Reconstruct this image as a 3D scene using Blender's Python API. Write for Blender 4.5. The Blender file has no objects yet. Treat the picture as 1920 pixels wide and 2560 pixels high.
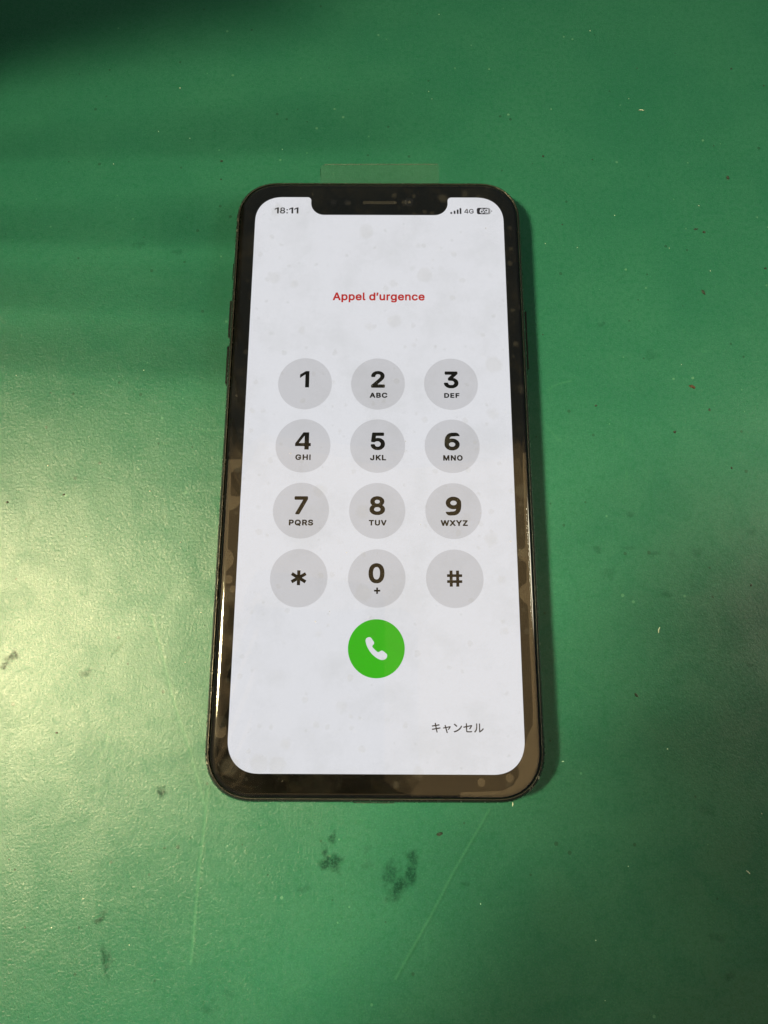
import bpy, bmesh, math, random
from mathutils import Vector, Matrix
C = bpy.context.scene.collection
sc = bpy.context.scene
MM = 0.001                      # everything below is written in millimetres
DISP = 8.12                     # height of the lit display above the mat

# ------------------------------------------------------------------ camera
cam = bpy.data.cameras.new('camera')
cam.sensor_fit = 'VERTICAL'; cam.sensor_height = 36.0
cam.lens = 1923.0 / 2560.0 * 36.0
cam.shift_y = (1070.5 - 1280.0) / 2560.0
cam.clip_start = 0.01; cam.clip_end = 50.0
co = bpy.data.objects.new('camera', cam); C.objects.link(co)
rv = Vector((-0.2622, -0.0025, -0.0036))
R = Matrix.Rotation(rv.length, 3, rv.normalized())          # world -> camera
co.matrix_world = Matrix.Translation(Vector((1.9209, -39.4949, 173.1565 + DISP)) * MM) @ R.transposed().to_4x4()
sc.camera = co
sc.render.resolution_x = 768; sc.render.resolution_y = 1024
sc.view_settings.view_transform = 'Standard'; sc.view_settings.look = 'None'
sc.view_settings.gamma = 1.0; sc.view_settings.exposure = 0.0

# ------------------------------------------------------------------ world and lamps
w = bpy.data.worlds.new('World'); sc.world = w; w.use_nodes = True
bg = w.node_tree.nodes['Background']
bg.inputs[0].default_value = (0.62, 0.80, 0.80, 1); bg.inputs[1].default_value = 0.09

def area(name, loc, target, shape, sx, sy, watt, col):
    l = bpy.data.lights.new(name, 'AREA'); l.shape = shape; l.size = sx * MM
    if shape in ('RECTANGLE', 'ELLIPSE'): l.size_y = sy * MM
    l.energy = watt; l.color = col
    o = bpy.data.objects.new(name, l); C.objects.link(o)
    o.location = Vector(loc) * MM
    o.rotation_euler = (Vector(target) - Vector(loc)).to_track_quat('-Z', 'Y').to_euler()
    return o
# warm lit ceiling overhead, ends beyond the top of the phone
area('ceiling_light', (0, -445, 1200), (0, -445, 0), 'RECTANGLE', 2400, 1500, 6.1, (1.0, 0.62, 0.22))
# warm work lamp at the upper left: sheen on the mat, the phone's shadow falls to the right
wl = area('work_lamp', (-574, -64, 900), (25, -70, 0), 'DISK', 170, 170, 1.45, (1.0, 0.85, 0.47))
wl.data.spread = math.radians(37)
# weaker lamp on the right
area('side_lamp', (600, 40, 560), (40, -40, 0), 'DISK', 160, 160, 1.9, (1.0, 0.96, 0.72))

# ------------------------------------------------------------------ helpers
def tag(o, label=None, cat=None, group=None, kind=None):
    for k, v in (('label', label), ('category', cat), ('group', group), ('kind', kind)):
        if v: o[k] = v
    return o
def empty(name, loc=(0, 0, 0)):
    o = bpy.data.objects.new(name, None); C.objects.link(o); o.location = Vector(loc) * MM
    o.empty_display_size = 0.01
    return o
def mk(name, verts, faces, mat, parent=None, smooth=False, loc=None):
    me = bpy.data.meshes.new(name)
    me.from_pydata([Vector(v) * MM for v in verts], [], faces); me.update()
    if smooth:
        for p in me.polygons: p.use_smooth = True
    me.materials.append(mat)
    o = bpy.data.objects.new(name, me); C.objects.link(o)
    if parent is not None: o.parent = parent
    if loc: o.location = Vector(loc) * MM
    return o
def rrect(hx, hy, r, n=14, cx=0.0, cy=0.0, p=2.25):
    """rounded rectangle outline, counter-clockwise, slightly continuous corners"""
    pts = []
    for sx, sy, a0 in ((1, 1, 0), (-1, 1, 90), (-1, -1, 180), (1, -1, 270)):
        for i in range(n + 1):
            a = math.radians(a0 + 90.0 * i / n)
            ca, sa = math.cos(a), math.sin(a)
            x = math.copysign(abs(ca) ** (2 / p), ca) if abs(ca) > 1e-9 else 0
            y = math.copysign(abs(sa) ** (2 / p), sa) if abs(sa) > 1e-9 else 0
            pts.append((cx + sx * (hx - r) + r * x, cy + sy * (hy - r) + r * y))
    return pts
def loft(rings, cap0=True, cap1=True):
    """rings: list of (outline points, z)"""
    V = []; F = []; n = len(rings[0][0])
    for pts, z in rings: V += [(x, y, z) for x, y in pts]
    for k in range(len(rings) - 1):
        for i in range(n):
            j = (i + 1) % n
            F.append((k * n + i, k * n + j, (k + 1) * n + j, (k + 1) * n + i))
    if cap0: F.append(tuple(range(n))[::-1])
    if cap1: F.append(tuple((len(rings) - 1) * n + i for i in range(n)))
    return V, F
def smooth_angle(o, deg=35):
    me = o.data
    for p in me.polygons: p.use_smooth = True
    bm = bmesh.new(); bm.from_mesh(me)
    for e in bm.edges:
        if len(e.link_faces) == 2 and e.calc_face_angle(0) > math.radians(deg): e.smooth = False
    bm.to_mesh(me); bm.free()

# ------------------------------------------------------------------ node helpers
class NT:
    def __init__(s, name):
        s.m = bpy.data.materials.new(name); s.m.use_nodes = True
        s.t = s.m.node_tree; s.t.nodes.clear()
        s.out = s.t.nodes.new('ShaderNodeOutputMaterial')
    def n(s, typ, **kw):
        x = s.t.nodes.new(typ)
        for k, v in kw.items(): setattr(x, k, v)
        return x
    def put(s, sock, v):
        if isinstance(v, bpy.types.NodeSocket): s.t.links.new(v, sock)
        elif v is not None: sock.default_value = v
    def math(s, op, a, b=None, c=None, clamp=False):
        x = s.n('ShaderNodeMath', operation=op, use_clamp=clamp)
        s.put(x.inputs[0], a); s.put(x.inputs[1], b)
        if c is not None: s.put(x.inputs[2], c)
        return x.outputs[0]
    def vec(s, op, a, b=None, scale=None):
        x = s.n('ShaderNodeVectorMath', operation=op)
        s.put(x.inputs[0], a); s.put(x.inputs[1], b)
        if scale is not None: s.put(x.inputs['Scale'], scale)
        return x.outputs['Value'] if op in ('LENGTH', 'DOT_PRODUCT', 'DISTANCE') else x.outputs[0]
    def ramp(s, v, a, b, lo=0.0, hi=1.0, smooth=True):
        x = s.n('ShaderNodeMapRange', interpolation_type='SMOOTHSTEP' if smooth else 'LINEAR')
        s.put(x.inputs[0], v); x.inputs[1].default_value = a; x.inputs[2].default_value = b
        x.inputs[3].default_value = lo; x.inputs[4].default_value = hi
        return x.outputs[0]
    def noise(s, p, scale, detail=2.0, rough=0.5, dist=0.0, color=False):
        x = s.n('ShaderNodeTexNoise'); s.put(x.inputs['Vector'], p)
        x.inputs['Scale'].default_value = scale; x.inputs['Detail'].default_value = detail
        x.inputs['Roughness'].default_value = rough; x.inputs['Distortion'].default_value = dist
        return x.outputs['Color'] if color else x.outputs[0]
    def mix(s, f, a, b):
        x = s.n('ShaderNodeMix', data_type='RGBA'); s.put(x.inputs[0], f)
        s.put(x.inputs[6], a); s.put(x.inputs[7], b); return x.outputs[2]
    def coords(s):
        tc = s.n('ShaderNodeTexCoord')
        return s.vec('SCALE', tc.outputs['Object'], scale=1000.0)      # millimetres
    def flat(s, p):
        sp = s.n('ShaderNodeSeparateXYZ'); s.put(sp.inputs[0], p)
        cb = s.n('ShaderNodeCombineXYZ'); s.put(cb.inputs[0], sp.outputs[0]); s.put(cb.inputs[1], sp.outputs[1])
        return cb.outputs[0]
    def seg(s, p, a, b):
        """distance from p to the segment a-b"""
        ab = (b[0] - a[0], b[1] - a[1], 0.0); l2 = ab[0] ** 2 + ab[1] ** 2
        pa = s.vec('SUBTRACT', p, (a[0], a[1], 0.0))
        t = s.math('DIVIDE', s.vec('DOT_PRODUCT', pa, ab), l2, clamp=True)
        q = s.vec('SUBTRACT', pa, s.vec('SCALE', ab, scale=t))
        return s.vec('LENGTH', q)
    def minall(s, L):
        r = L[0]
        for x in L[1:]: r = s.math('MINIMUM', r, x)
        return r
def principled(N, base, rough, spec=0.5, metal=0.0, normal=None, emit=None, estr=0.0, ior=1.5):
    b = N.n('ShaderNodeBsdfPrincipled')
    N.put(b.inputs['Base Color'], base if not isinstance(base, tuple) else (*base, 1))
    N.put(b.inputs['Roughness'], rough); N.put(b.inputs['Metallic'], metal)
    b.inputs['IOR'].default_value = ior; b.inputs['Specular IOR Level'].default_value = spec
    if normal is not None: N.put(b.inputs['Normal'], normal)
    if emit is not None:
        N.put(b.inputs['Emission Color'], emit if not isinstance(emit, tuple) else (*emit, 1))
        b.inputs['Emission Strength'].default_value = estr
    N.t.links.new(b.outputs[0], N.out.inputs[0])
    return b
def bump(N, h, dist_mm, strength=1.0, normal=None):
    b = N.n('ShaderNodeBump'); N.put(b.inputs['Height'], h)
    b.inputs['Distance'].default_value = dist_mm * MM; b.inputs['Strength'].default_value = strength
    if normal is not None: N.put(b.inputs['Normal'], normal)
    return b.outputs[0]

# ------------------------------------------------------------------ materials
def mat_mat():
    N = NT('green_rubber'); p = N.flat(N.coords())
    # wear painted per vertex: R pale scratches, G stains, B dark scratches and painted groove shade
    at = N.n('ShaderNodeAttribute', attribute_name='wear', attribute_type='GEOMETRY')
    sp = N.n('ShaderNodeSeparateColor'); N.put(sp.inputs[0], at.outputs['Color'])
    s_light, stain, s_dark = sp.outputs[0], sp.outputs[1], sp.outputs[2]
    st = N.math('MULTIPLY', stain, N.ramp(N.noise(p, 1.6, 3, 0.6), 0.30, 0.62, 0.45, 1.0))
    # ---- colour
    n1 = N.noise(p, 0.035, 4, 0.6); n2 = N.noise(p, 0.9, 5, 0.7); n3 = N.noise(p, 2.6, 3, 0.7)
    base = N.mix(N.ramp(n1, 0.3, 0.7), (0.016, 0.095, 0.066, 1), (0.021, 0.107, 0.074, 1))
    base = N.mix(N.ramp(n2, 0.42, 0.66, 0, 0.5), base, (0.006, 0.085, 0.044, 1))
    base = N.mix(N.ramp(n3, 0.50, 0.74, 0, 0.30), base, (0.045, 0.215, 0.125, 1))
    # grime in patches
    gp = N.math('MULTIPLY', N.ramp(N.noise(p, 0.06, 3, 0.5), 0.52, 0.72), N.ramp(N.noise(p, 2.2, 4, 0.75), 0.50, 0.72))
    base = N.mix(N.math('MULTIPLY', gp, 0.45), base, (0.012, 0.06, 0.03, 1))
    # tiny pale and dark flecks
    def flecks(scale, thr, seed):
        v = N.n('ShaderNodeTexVoronoi'); N.put(v.inputs['Vector'], N.vec('ADD', p, (seed, seed * 1.7, 0)))
        v.inputs['Scale'].default_value = scale
        rnd = N.n('ShaderNodeSeparateColor'); N.put(rnd.inputs[0], v.outputs['Color'])
        size = N.math('MULTIPLY', N.ramp(rnd.outputs[0], 1 - thr, 1.0, 0, 1, smooth=False), 0.16)
        return N.math('LESS_THAN', v.outputs['Distance'], size)
    base = N.mix(N.math('MULTIPLY', flecks(0.42, 0.10, 3.0), 0.20), base, (0.22, 0.42, 0.28, 1))
    base = N.mix(N.math('MULTIPLY', flecks(0.36, 0.2, 31.0), 0.55), base, (0.008, 0.03, 0.016, 1))
    base = N.mix(st, base, (0.003, 0.022, 0.014, 1))
    base = N.mix(N.math('MULTIPLY', s_light, 0.20), base, (0.11, 0.31, 0.18, 1))
    base = N.mix(N.math('MULTIPLY', s_dark, 0.6), base, (0.01, 0.06, 0.03, 1))
    # ---- relief: fine leathery wrinkles, then scratches cut in
    v = N.n('ShaderNodeTexVoronoi', feature='SMOOTH_F1'); v.inputs['Scale'].default_value = 1.7
    pv = N.vec('ADD', p, N.vec('SCALE', N.noise(p, 1.3, 3, 0.6, color=True), scale=1.2)); N.put(v.inputs['Vector'], pv)
    h = N.math('ADD', N.math('MULTIPLY', v.outputs['Distance'], 0.55), N.math('MULTIPLY', N.noise(p, 2.4, 6, 0.68, 0.6), 1.3))
    h = N.math('ADD', h, N.math('MULTIPLY', N.noise(p, 0.12, 3), 1.0))
    nrm = bump(N, h, 0.045, 1.0)
    rough = N.ramp(N.noise(p, 0.8, 4, 0.6), 0.3, 0.7, 0.285, 0.34)
    d = N.n('ShaderNodeBsdfDiffuse'); N.put(d.inputs[0], base); N.put(d.inputs['Normal'], nrm)
    g = N.n('ShaderNodeBsdfGlossy', distribution='BECKMANN'); N.put(g.inputs['Roughness'], rough); N.put(g.inputs['Normal'], nrm)
    fr = N.n('ShaderNodeFresnel'); fr.inputs[0].default_value = 1.42
    mx = N.n('ShaderNodeMixShader'); 
    sp_ = N.math('MULTIPLY', N.ramp(N.noise(p, 2.9, 4, 0.7), 0.32, 0.66, 0.62, 1.15), N.math('SUBTRACT', 1.0, N.math('MULTIPLY', N.math('MAXIMUM', st, N.math('MULTIPLY', s_dark, 0.6)), 0.75)))
    sp_ = N.math('MULTIPLY', sp_, N.ramp(N.noise(p, 0.11, 5, 0.6, 0.8), 0.34, 0.62, 0.80, 1.12))
    N.put(mx.inputs[0], N.math('MULTIPLY', fr.outputs[0], sp_, clamp=True))
    N.t.links.new(d.outputs[0], mx.inputs[1]); N.t.links.new(g.outputs[0], mx.inputs[2]); N.t.links.new(mx.outputs[0], N.out.inputs[0])
    return N.m
def simple(name, base, rough, **kw):
    N = NT(name); principled(N, base, rough, **kw); return N.m
def frame_mat():
    N = NT('black_steel'); p = N.coords()
    wear = None
    for x, y, r in ((-34.8, 62, 5.5), (33.6, -68.5, 4.0), (30, 70.2, 2.0), (-34.6, -66, 3.5)):
        d = N.vec('LENGTH', N.vec('SUBTRACT', N.flat(p), (x, y, 0)))
        k = N.ramp(d, r, r * 0.3)
        wear = k if wear is None else N.math('MAXIMUM', wear, k)
    wear = N.math('MULTIPLY', wear, N.ramp(N.noise(p, 1.3, 4, 0.7), 0.56, 0.62))
    base = N.mix(N.math('MULTIPLY', wear, 0.8), (0.010, 0.011, 0.012, 1), (0.30, 0.29, 0.26, 1))
    b = principled(N, base, N.ramp(N.noise(p, 0.6, 4), 0.3, 0.7, 0.16, 0.30), 0.5, metal=0.0)
    return N.m
def glass_black():
    N = NT('black_glass'); p = N.coords()
    # dried smears and dust on the black border
    sm = N.math('MULTIPLY', N.ramp(N.noise(p, 0.28, 3, 0.55), 0.50, 0.72), N.ramp(N.noise(p, 1.1, 3), 0.35, 0.7, 0.35, 1.0))
    base = N.mix(sm, (0.0025, 0.0022, 0.0020, 1), (0.0085, 0.007, 0.005, 1))
    principled(N, base, 0.06, 0.5)
    return N.m
def clear_film(name, gain=1.0, smudge=True, ior=1.5, haze=0.0, tint=(1, 1, 1)):
    """thin clear sheet: mirror share by angle, the rest goes straight through"""
    N = NT(name); p = N.coords()
    fr = N.n('ShaderNodeFresnel'); fr.inputs[0].default_value = ior
    f = N.math('MULTIPLY', fr.outputs[0], gain, clamp=True)
    g = N.n('ShaderNodeBsdfGlossy'); t = N.n('ShaderNodeBsdfTransparent'); t.inputs[0].default_value = (*tint, 1)
    N.put(g.inputs['Roughness'], N.ramp(N.noise(p, 0.15, 3), 0.4, 0.7, 0.02, 0.055))
    mx = N.n('ShaderNodeMixShader'); N.put(mx.inputs[0], f)
    N.t.links.new(t.outputs[0], mx.inputs[1]); N.t.links.new(g.outputs[0], mx.inputs[2])
    res = mx.outputs[0]
    if smudge or haze:
        d = N.n('ShaderNodeBsdfDiffuse'); d.inputs[0].default_value = (0.42, 0.40, 0.37, 1)
        k = None
        if smudge:
            v = N.n('ShaderNodeTexVoronoi'); N.put(v.inputs['Vector'], N.vec('ADD', N.flat(p), N.vec('SCALE', N.noise(p, 0.5, 3, color=True), scale=1.4)))
            v.inputs['Scale'].default_value = 0.17
            rnd = N.n('ShaderNodeSeparateColor'); N.put(rnd.inputs[0], v.outputs['Color'])
            rr = N.math('MULTIPLY', rnd.outputs[1], 0.32)
            spot = N.math('MULTIPLY', N.ramp(N.math('SUBTRACT', v.outputs['Distance'], rr), 0.10, -0.07), N.math('GREATER_THAN', rnd.outputs[0], 0.45))
            v2 = N.n('ShaderNodeTexVoronoi'); N.put(v2.inputs['Vector'], N.vec('ADD', N.flat(p), N.vec('SCALE', N.noise(p, 0.8, 3, color=True), scale=0.9)))
            v2.inputs['Scale'].default_value = 0.42
            rnd2 = N.n('ShaderNodeSeparateColor'); N.put(rnd2.inputs[0], v2.outputs['Color'])
            spot2 = N.math('MULTIPLY', N.ramp(N.math('SUBTRACT', v2.outputs['Distance'], N.math('MULTIPLY', rnd2.outputs[1], 0.3)), 0.12, -0.08), N.math('GREATER_THAN', rnd2.outputs[0], 0.66))
            spots = N.math('MAXIMUM', spot, spot2)
            film = N.ramp(N.noise(p, 0.09, 5, 0.62), 0.42, 0.72)
            fine = N.ramp(N.noise(p, 3.0, 3, 0.7), 0.4, 0.75)
            k = N.math('ADD', N.math('MULTIPLY', spots, 0.016), N.math('ADD', N.math('MULTIPLY', film, 0.005), N.math('MULTIPLY', fine, 0.004)))
            dirt = N.math('ADD', N.math('MULTIPLY', spots, 0.30), N.math('ADD', N.math('MULTIPLY', film, 0.35), N.math('MULTIPLY', fine, 0.15)), clamp=True)
            N.put(t.inputs[0], N.mix(dirt, (1, 1, 1, 1), (0.905, 0.91, 0.905, 1)))
            v3 = N.n('ShaderNodeTexVoronoi'); N.put(v3.inputs['Vector'], N.flat(p)); v3.inputs['Scale'].default_value = 0.30
            rnd3 = N.n('ShaderNodeSeparateColor'); N.put(rnd3.inputs[0], v3.outputs['Color'])
            dust = N.math('LESS_THAN', v3.outputs['Distance'], N.math('MULTIPLY', N.ramp(rnd3.outputs[0], 0.72, 1.0, 0, 1, smooth=False), 0.045))
            k = N.math('ADD', k, N.math('MULTIPLY', dust, 0.30), clamp=True)
        if haze: k = N.math('ADD', k, haze) if k is not None else haze
        m2 = N.n('ShaderNodeMixShader'); N.put(m2.inputs[0], k)
        N.t.links.new(res, m2.inputs[1]); N.t.links.new(d.outputs[0], m2.inputs[2]); res = m2.outputs[0]
    N.t.links.new(res, N.out.inputs[0])
    return N.m
def screen_mat(name, col, strength=1.0):
    N = NT(name)
    principled(N, (0.002, 0.002, 0.002), 0.12, 0.08, emit=col, estr=strength)
    return N.m

def lin(r, g, b):
    f = lambda c: (c / 255 / 12.92) if c <= 10 else ((c / 255 + 0.055) / 1.055) ** 2.4
    return (f(r), f(g), f(b))

M_mat = mat_mat()
M_frame = frame_mat()
M_glass = glass_black()
M_btn = simple('button_steel', (0.008, 0.008, 0.009), 0.22)
M_seal = simple('black_seal', (0.004, 0.004, 0.004), 0.5)
M_film = clear_film('protector_glass')
M_gap = clear_film('air_gap', gain=1.9, smudge=False, haze=0.012)
M_tape = clear_film('clear_tape', gain=0.35, smudge=False, haze=0.013, ior=1.45)
M_edge = clear_film('tape_edge', gain=1.5, smudge=False, haze=0.09, ior=1.45)
M_white = screen_mat('screen_white', lin(228, 229, 234))
M_key = screen_mat('key_grey', lin(205, 205, 209))
M_ink = screen_mat('screen_black', lin(4, 4, 4))
M_grey = screen_mat('screen_dark_grey', lin(44, 42, 46))
M_pale = screen_mat('screen_mid_grey', lin(150, 150, 154))
M_red = screen_mat('screen_red', lin(190, 44, 40))
M_green = screen_mat('screen_green', lin(62, 184, 30))
M_lint = simple('pale_lint', (0.46, 0.50, 0.42), 0.8)
M_dark = simple('dark_crumb', (0.008, 0.018, 0.012), 0.7)
M_brown = simple('brown_crumb', (0.045, 0.022, 0.010), 0.7)
M_metal = simple('bare_metal', (0.42, 0.40, 0.36), 0.35)

# ------------------------------------------------------------------ the mat
import numpy as np
LIGHT = [[(-51.98, -35.51), (-49.29, -42.64), (-45.7, -52.57), (-42.19, -61.26), (-39.7, -67.86), (-37.57, -74.15), (-36.64, -76.15)], [(-36.7, -72.03), (-36.87, -78.88), (-37.25, -85.14), (-37.49, -94.73), (-37.86, -104.87)], [(24.38, -75.79), (16.42, -87.89), (10.94, -96.99), (4.19, -107.49)], [(-62.96, 7.72), (-57.0, 8.14), (-53.49, 8.4), (-37.25, 8.46)], [(-63.01, -67.39), (-60.66, -65.5), (-59.6, -63.37), (-59.48, -60.99)], [(40.12, 18.59), (44.14, 20.29), (47.8, 21.63)], [(40.43, 10.44), (43.45, 7.53), (47.45, 3.92)], [(59.28, 7.58), (59.31, 1.1), (59.45, -5.97)], [(73.56, -52.96), (72.96, -63.53)], [(10.44, -98.69), (10.11, -107.87), (10.21, -111.95)], [(78.39, 29.09), (83.63, 29.35), (88.86, 29.49)], [(-66.25, -8.86), (-65.53, -12.66), (-64.78, -16.77)], [(-17.94, -110.05), (-12.79, -108.39), (-8.1, -106.31)], [(-71.95, -109.07), (-69.43, -110.29), (-67.44, -111.1)], [(-61.43, -72.95), (-57.09, -71.09), (-57.14, -67.83), (-58.26, -64.07)], [(-48.37, 34.1), (-47.51, 31.92), (-47.79, 30.06)]]
LW = [1.0, 1.0, .75, .5, .6, .45, .5, .35, .3, .35, .7, .4, .4, .4, .4, .6]
DK = [(-75.99, -28.91), (-73.48, -28.84), (-67.01, -31.43), (-64.42, -30.61), (63.49, 20.54), (66.1, 17.55), (-82.52, -18.19), (-81.31, -12.72), (-59.45, -44.21), (-57.39, -41.68)]
BIG = [(-9.4, -86.3, 2.2, 1.6, .75), (-10.7, -84, 1.0, .9, .65), (-9.3, -81.6, 1.1, .9, .6), (4.7, -91, 2.2, 1.6, .7), (7.3, -88.6, 1.2, 2.2, .65),
       (7.9, -85.4, 1.1, 1.3, .6), (3.4, -88.2, 1.2, 1.8, .5), (-46.3, -71.9, .8, 1.1, .7), (-55.4, -103.2, .8, 1.7, .6), (-54.8, -106.2, .5, 1.6, .55),
       (-57.4, -96.9, 1.0, .6, .7), (-82.6, -45.1, 1.6, .9, .95), (-84.6, -46.1, 1.4, .5, .85), (-65.2, -48.3, 1.2, .8, .5)]
SMALL = [(-9.49, -86.25), (-10.62, -84.04), (-9.34, -81.58), (4.68, -91.0), (7.12, -89.25), (7.87, -85.29), (3.46, -89.26), (-46.3, -71.97), (-55.42, -103.62), (-54.79, -106.73), (-57.44, -96.87), (-82.92, -45.24), (-84.47, -45.87), (-65.25, -48.29), (-14.64, -77.78), (-2.12, -87.1), (-15.73, -90.65), (18.81, -90.07), (35.05, -71.39), (38.97, -68.36), (64.23, -20.52), (68.95, -20.67), (75.03, -20.65), (66.44, -29.62), (73.21, -28.62), (58.53, -20.04), (51.43, -19.9), (60.53, -11.87), (53.74, -25.39), (87.75, -15.87), (84.21, -45.52), (71.43, -75.59), (70.77, -100.11), (72.46, -106.35), (-41.86, -106.05), (-29.92, -111.13), (-33.87, -112.16), (56.05, 36.94), (67.9, 28.26), (-62.81, 58.98), (-52.91, 56.01), (-1.66, -83.56)]
STEP = 0.3
gx_ = np.arange(-128, 128.01, STEP); gy_ = np.arange(-128, 152.01, STEP)
X, Y = np.meshgrid(gx_, gy_)
rs = np.random.RandomState(4)
def vnoise(cell, oct=3):
    out = np.zeros_like(X); amp = 1.0; tot = 0
    for o_ in range(oct):
        c = cell / 2 ** o_; nx, ny = int(260 / c) + 3, int(284 / c) + 3
        g = rs.rand(ny, nx) * 2 - 1; fx = (X + 128.5) / c; fy = (Y + 128.5) / c
        ix, iy = fx.astype(int), fy.astype(int); tx, ty = fx - ix, fy - iy; tx = tx * tx * (3 - 2 * tx); ty = ty * ty * (3 - 2 * ty)
        out += amp * ((g[iy, ix] * (1 - tx) + g[iy, ix + 1] * tx) * (1 - ty) + (g[iy + 1, ix] * (1 - tx) + g[iy + 1, ix + 1] * tx) * ty); tot += amp; amp *= 0.55
    return out / tot
wx, wy = vnoise(4) * 0.9, vnoise(4) * 0.9
sx_, sy_ = vnoise(2.2, 4) * 2.0, vnoise(2.2, 4) * 2.0
brk = np.clip((vnoise(3.0) + 0.25) * 2.0, 0, 1)
A = np.zeros_like(X); B = np.zeros_like(X); D_k = np.zeros_like(X)
def segd(a, b, ox, oy):
    m = (X > min(a[0], b[0]) - 3) & (X < max(a[0], b[0]) + 3) & (Y > min(a[1], b[1]) - 3) & (Y < max(a[1], b[1]) + 3)
    x, y = X[m] + ox[m], Y[m] + oy[m]; dx, dy = b[0] - a[0], b[1] - a[1]
    t = np.clip(((x - a[0]) * dx + (y - a[1]) * dy) / (dx * dx + dy * dy), 0, 1)
    return m, np.hypot(x - a[0] - t * dx, y - a[1] - t * dy)
ph = vnoise(14, 2) * 0.5
for i, (P, k) in enumerate(zip(LIGHT, LW)):
    ox, oy = (ph * .6, ph * .6) if i < 3 else (wx * .8, wy * .8)
    for a, b in zip(P[:-1], P[1:]):
        m, d = segd(a, b, ox, oy)
        v = np.clip(1 - d / 0.42, 0, 1) * k * (1 if i < 3 else brk[m])
        A[m] = np.maximum(A[m], v)
        if i < 3:                       # shade painted onto the lip beside the groove
            m, d = segd((a[0] + .45, a[1] - .1), (b[0] + .45, b[1] - .1), ox, oy); D_k[m] = np.maximum(D_k[m], np.clip(1 - d / 0.4, 0, 1) * .35)
for i in range(0, len(DK), 2):
    m, d = segd(DK[i], DK[i + 1], wx, wy); D_k[m] = np.maximum(D_k[m], np.clip(1 - d / 0.5, 0, 1) * .8 * brk[m])
for k in range(150):                    # hairline scuffs, thicker on the near left
    x0 = rs.uniform(-105, 105); y0 = rs.uniform(-118, 60); an = rs.uniform(0, 6.28); l = rs.uniform(1, 7)
    m, d = segd((x0, y0), (x0 + l * math.cos(an), y0 + l * math.sin(an)), wx, wy)
    v = np.clip(1 - d / 0.35, 0, 1) * rs.uniform(.12, .4) * brk[m]
    if rs.rand() < .75: A[m] = np.maximum(A[m], v)
    else: D_k[m] = np.maximum(D_k[m], v)
ST = BIG + [(x, y, (.55 + .05 * ((i * 37) % 10)) * 1.5, .55 + .05 * ((i * 37) % 10), .13 + .018 * ((i * 53) % 10)) for i, (x, y) in enumerate(SMALL[14:])]
for x, y, rx, ry, k in ST:
    d = np.hypot((X + sx_ - x) / rx, (Y + sy_ - y) / ry); B = np.maximum(B, np.clip((1.35 - d) * 1.3, 0, 1) * min(1.0, k * 1.2))
Z = -0.028 * A - 0.02 * D_k
ny, nx = X.shape
co_ = np.stack([X, Y, Z], -1).reshape(-1, 3) * MM
idx = np.arange(nx * ny).reshape(ny, nx)
q = np.stack([idx[:-1, :-1], idx[:-1, 1:], idx[1:, 1:], idx[1:, :-1]], -1).reshape(-1, 4)
# plain rim of the mat beyond the fine patch
ext = [(-450, -350), (450, -350), (450, 350), (-450, 350)]
n0 = len(co_)
co_ = np.vstack([co_, np.array([(x, y, 0) for x, y in ext]) * MM, np.array([(x, y, -2) for x, y in ext]) * MM])
c4 = [int(idx[0, 0]), int(idx[0, -1]), int(idx[-1, -1]), int(idx[-1, 0])]
rim = [(n0 + i, n0 + (i + 1) % 4, c4[(i + 1) % 4], c4[i]) for i in range(4)] + [(n0 + 4 + i, n0 + 4 + (i + 1) % 4, n0 + (i + 1) % 4, n0 + i) for i in range(4)]
q = np.vstack([q, np.array(rim)])
me = bpy.data.meshes.new('work_surface')
me.vertices.add(len(co_)); me.vertices.foreach_set('co', co_.astype(np.float32).ravel())
me.loops.add(q.size); me.loops.foreach_set('vertex_index', q.astype(np.int32).ravel())
me.polygons.add(len(q)); me.polygons.foreach_set('loop_start', np.arange(0, q.size, 4, dtype=np.int32))
try: me.polygons.foreach_set('loop_total', np.full(len(q), 4, dtype=np.int32))
except Exception: pass
me.update(calc_edges=True); me.validate()
at_ = me.attributes.new('wear', 'FLOAT_COLOR', 'POINT')
cl = np.ones((len(co_), 4), np.float32); cl[:, :3] = 0; cl[:nx * ny, 0] = A.ravel(); cl[:nx * ny, 1] = B.ravel(); cl[:nx * ny, 2] = D_k.ravel()
at_.data.foreach_set('color', cl.ravel())
sm_ = np.zeros(len(q), bool); sm_[:(nx - 1) * (ny - 1)] = True; me.polygons.foreach_set('use_smooth', sm_)
me.materials.append(M_mat)
work_mat = bpy.data.objects.new('work_surface', me); C.objects.link(work_mat)
tag(work_mat, 'worn green rubber work mat under the phone', kind='structure')

# ------------------------------------------------------------------ phone
CX, CY = -0.25, -0.25
phone = empty('smartphone', (0, 0, 0))
tag(phone, 'black smartphone lying face up on the green mat, showing an emergency call keypad', 'phone')
HX, HY, RC = 36.35, 73.35, 10.9
def ring(i, z, cx=CX, cy=CY): return (rrect(HX - i, HY - i, RC - i * 0.8, 18, cx, cy), z)
V, F = loft([ring(2.6, 0.02), ring(1.5, 0.25), ring(0.8, 0.8), ring(0.32, 1.7), ring(0.06, 2.9), ring(0.0, 3.9), ring(0.05, 4.9), ring(0.22, 5.8), ring(0.50, 6.6), ring(0.82, 7.05),
             ring(1.10, 7.22), ring(1.22, 7.18), ring(1.22, 6.4)])
fr = mk('frame', V, F, M_frame, phone); smooth_angle(fr, 40)
V, F = loft([ring(1.04, 7.18), ring(1.06, 7.27), ring(1.13, 7.30), ring(1.20, 7.27), ring(1.21, 7.12)], False, False)
rm = mk('rim', V, F, simple('rim_metal', (0.07, 0.066, 0.058), 0.3, metal=0.6), phone); smooth_angle(rm, 70)
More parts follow.
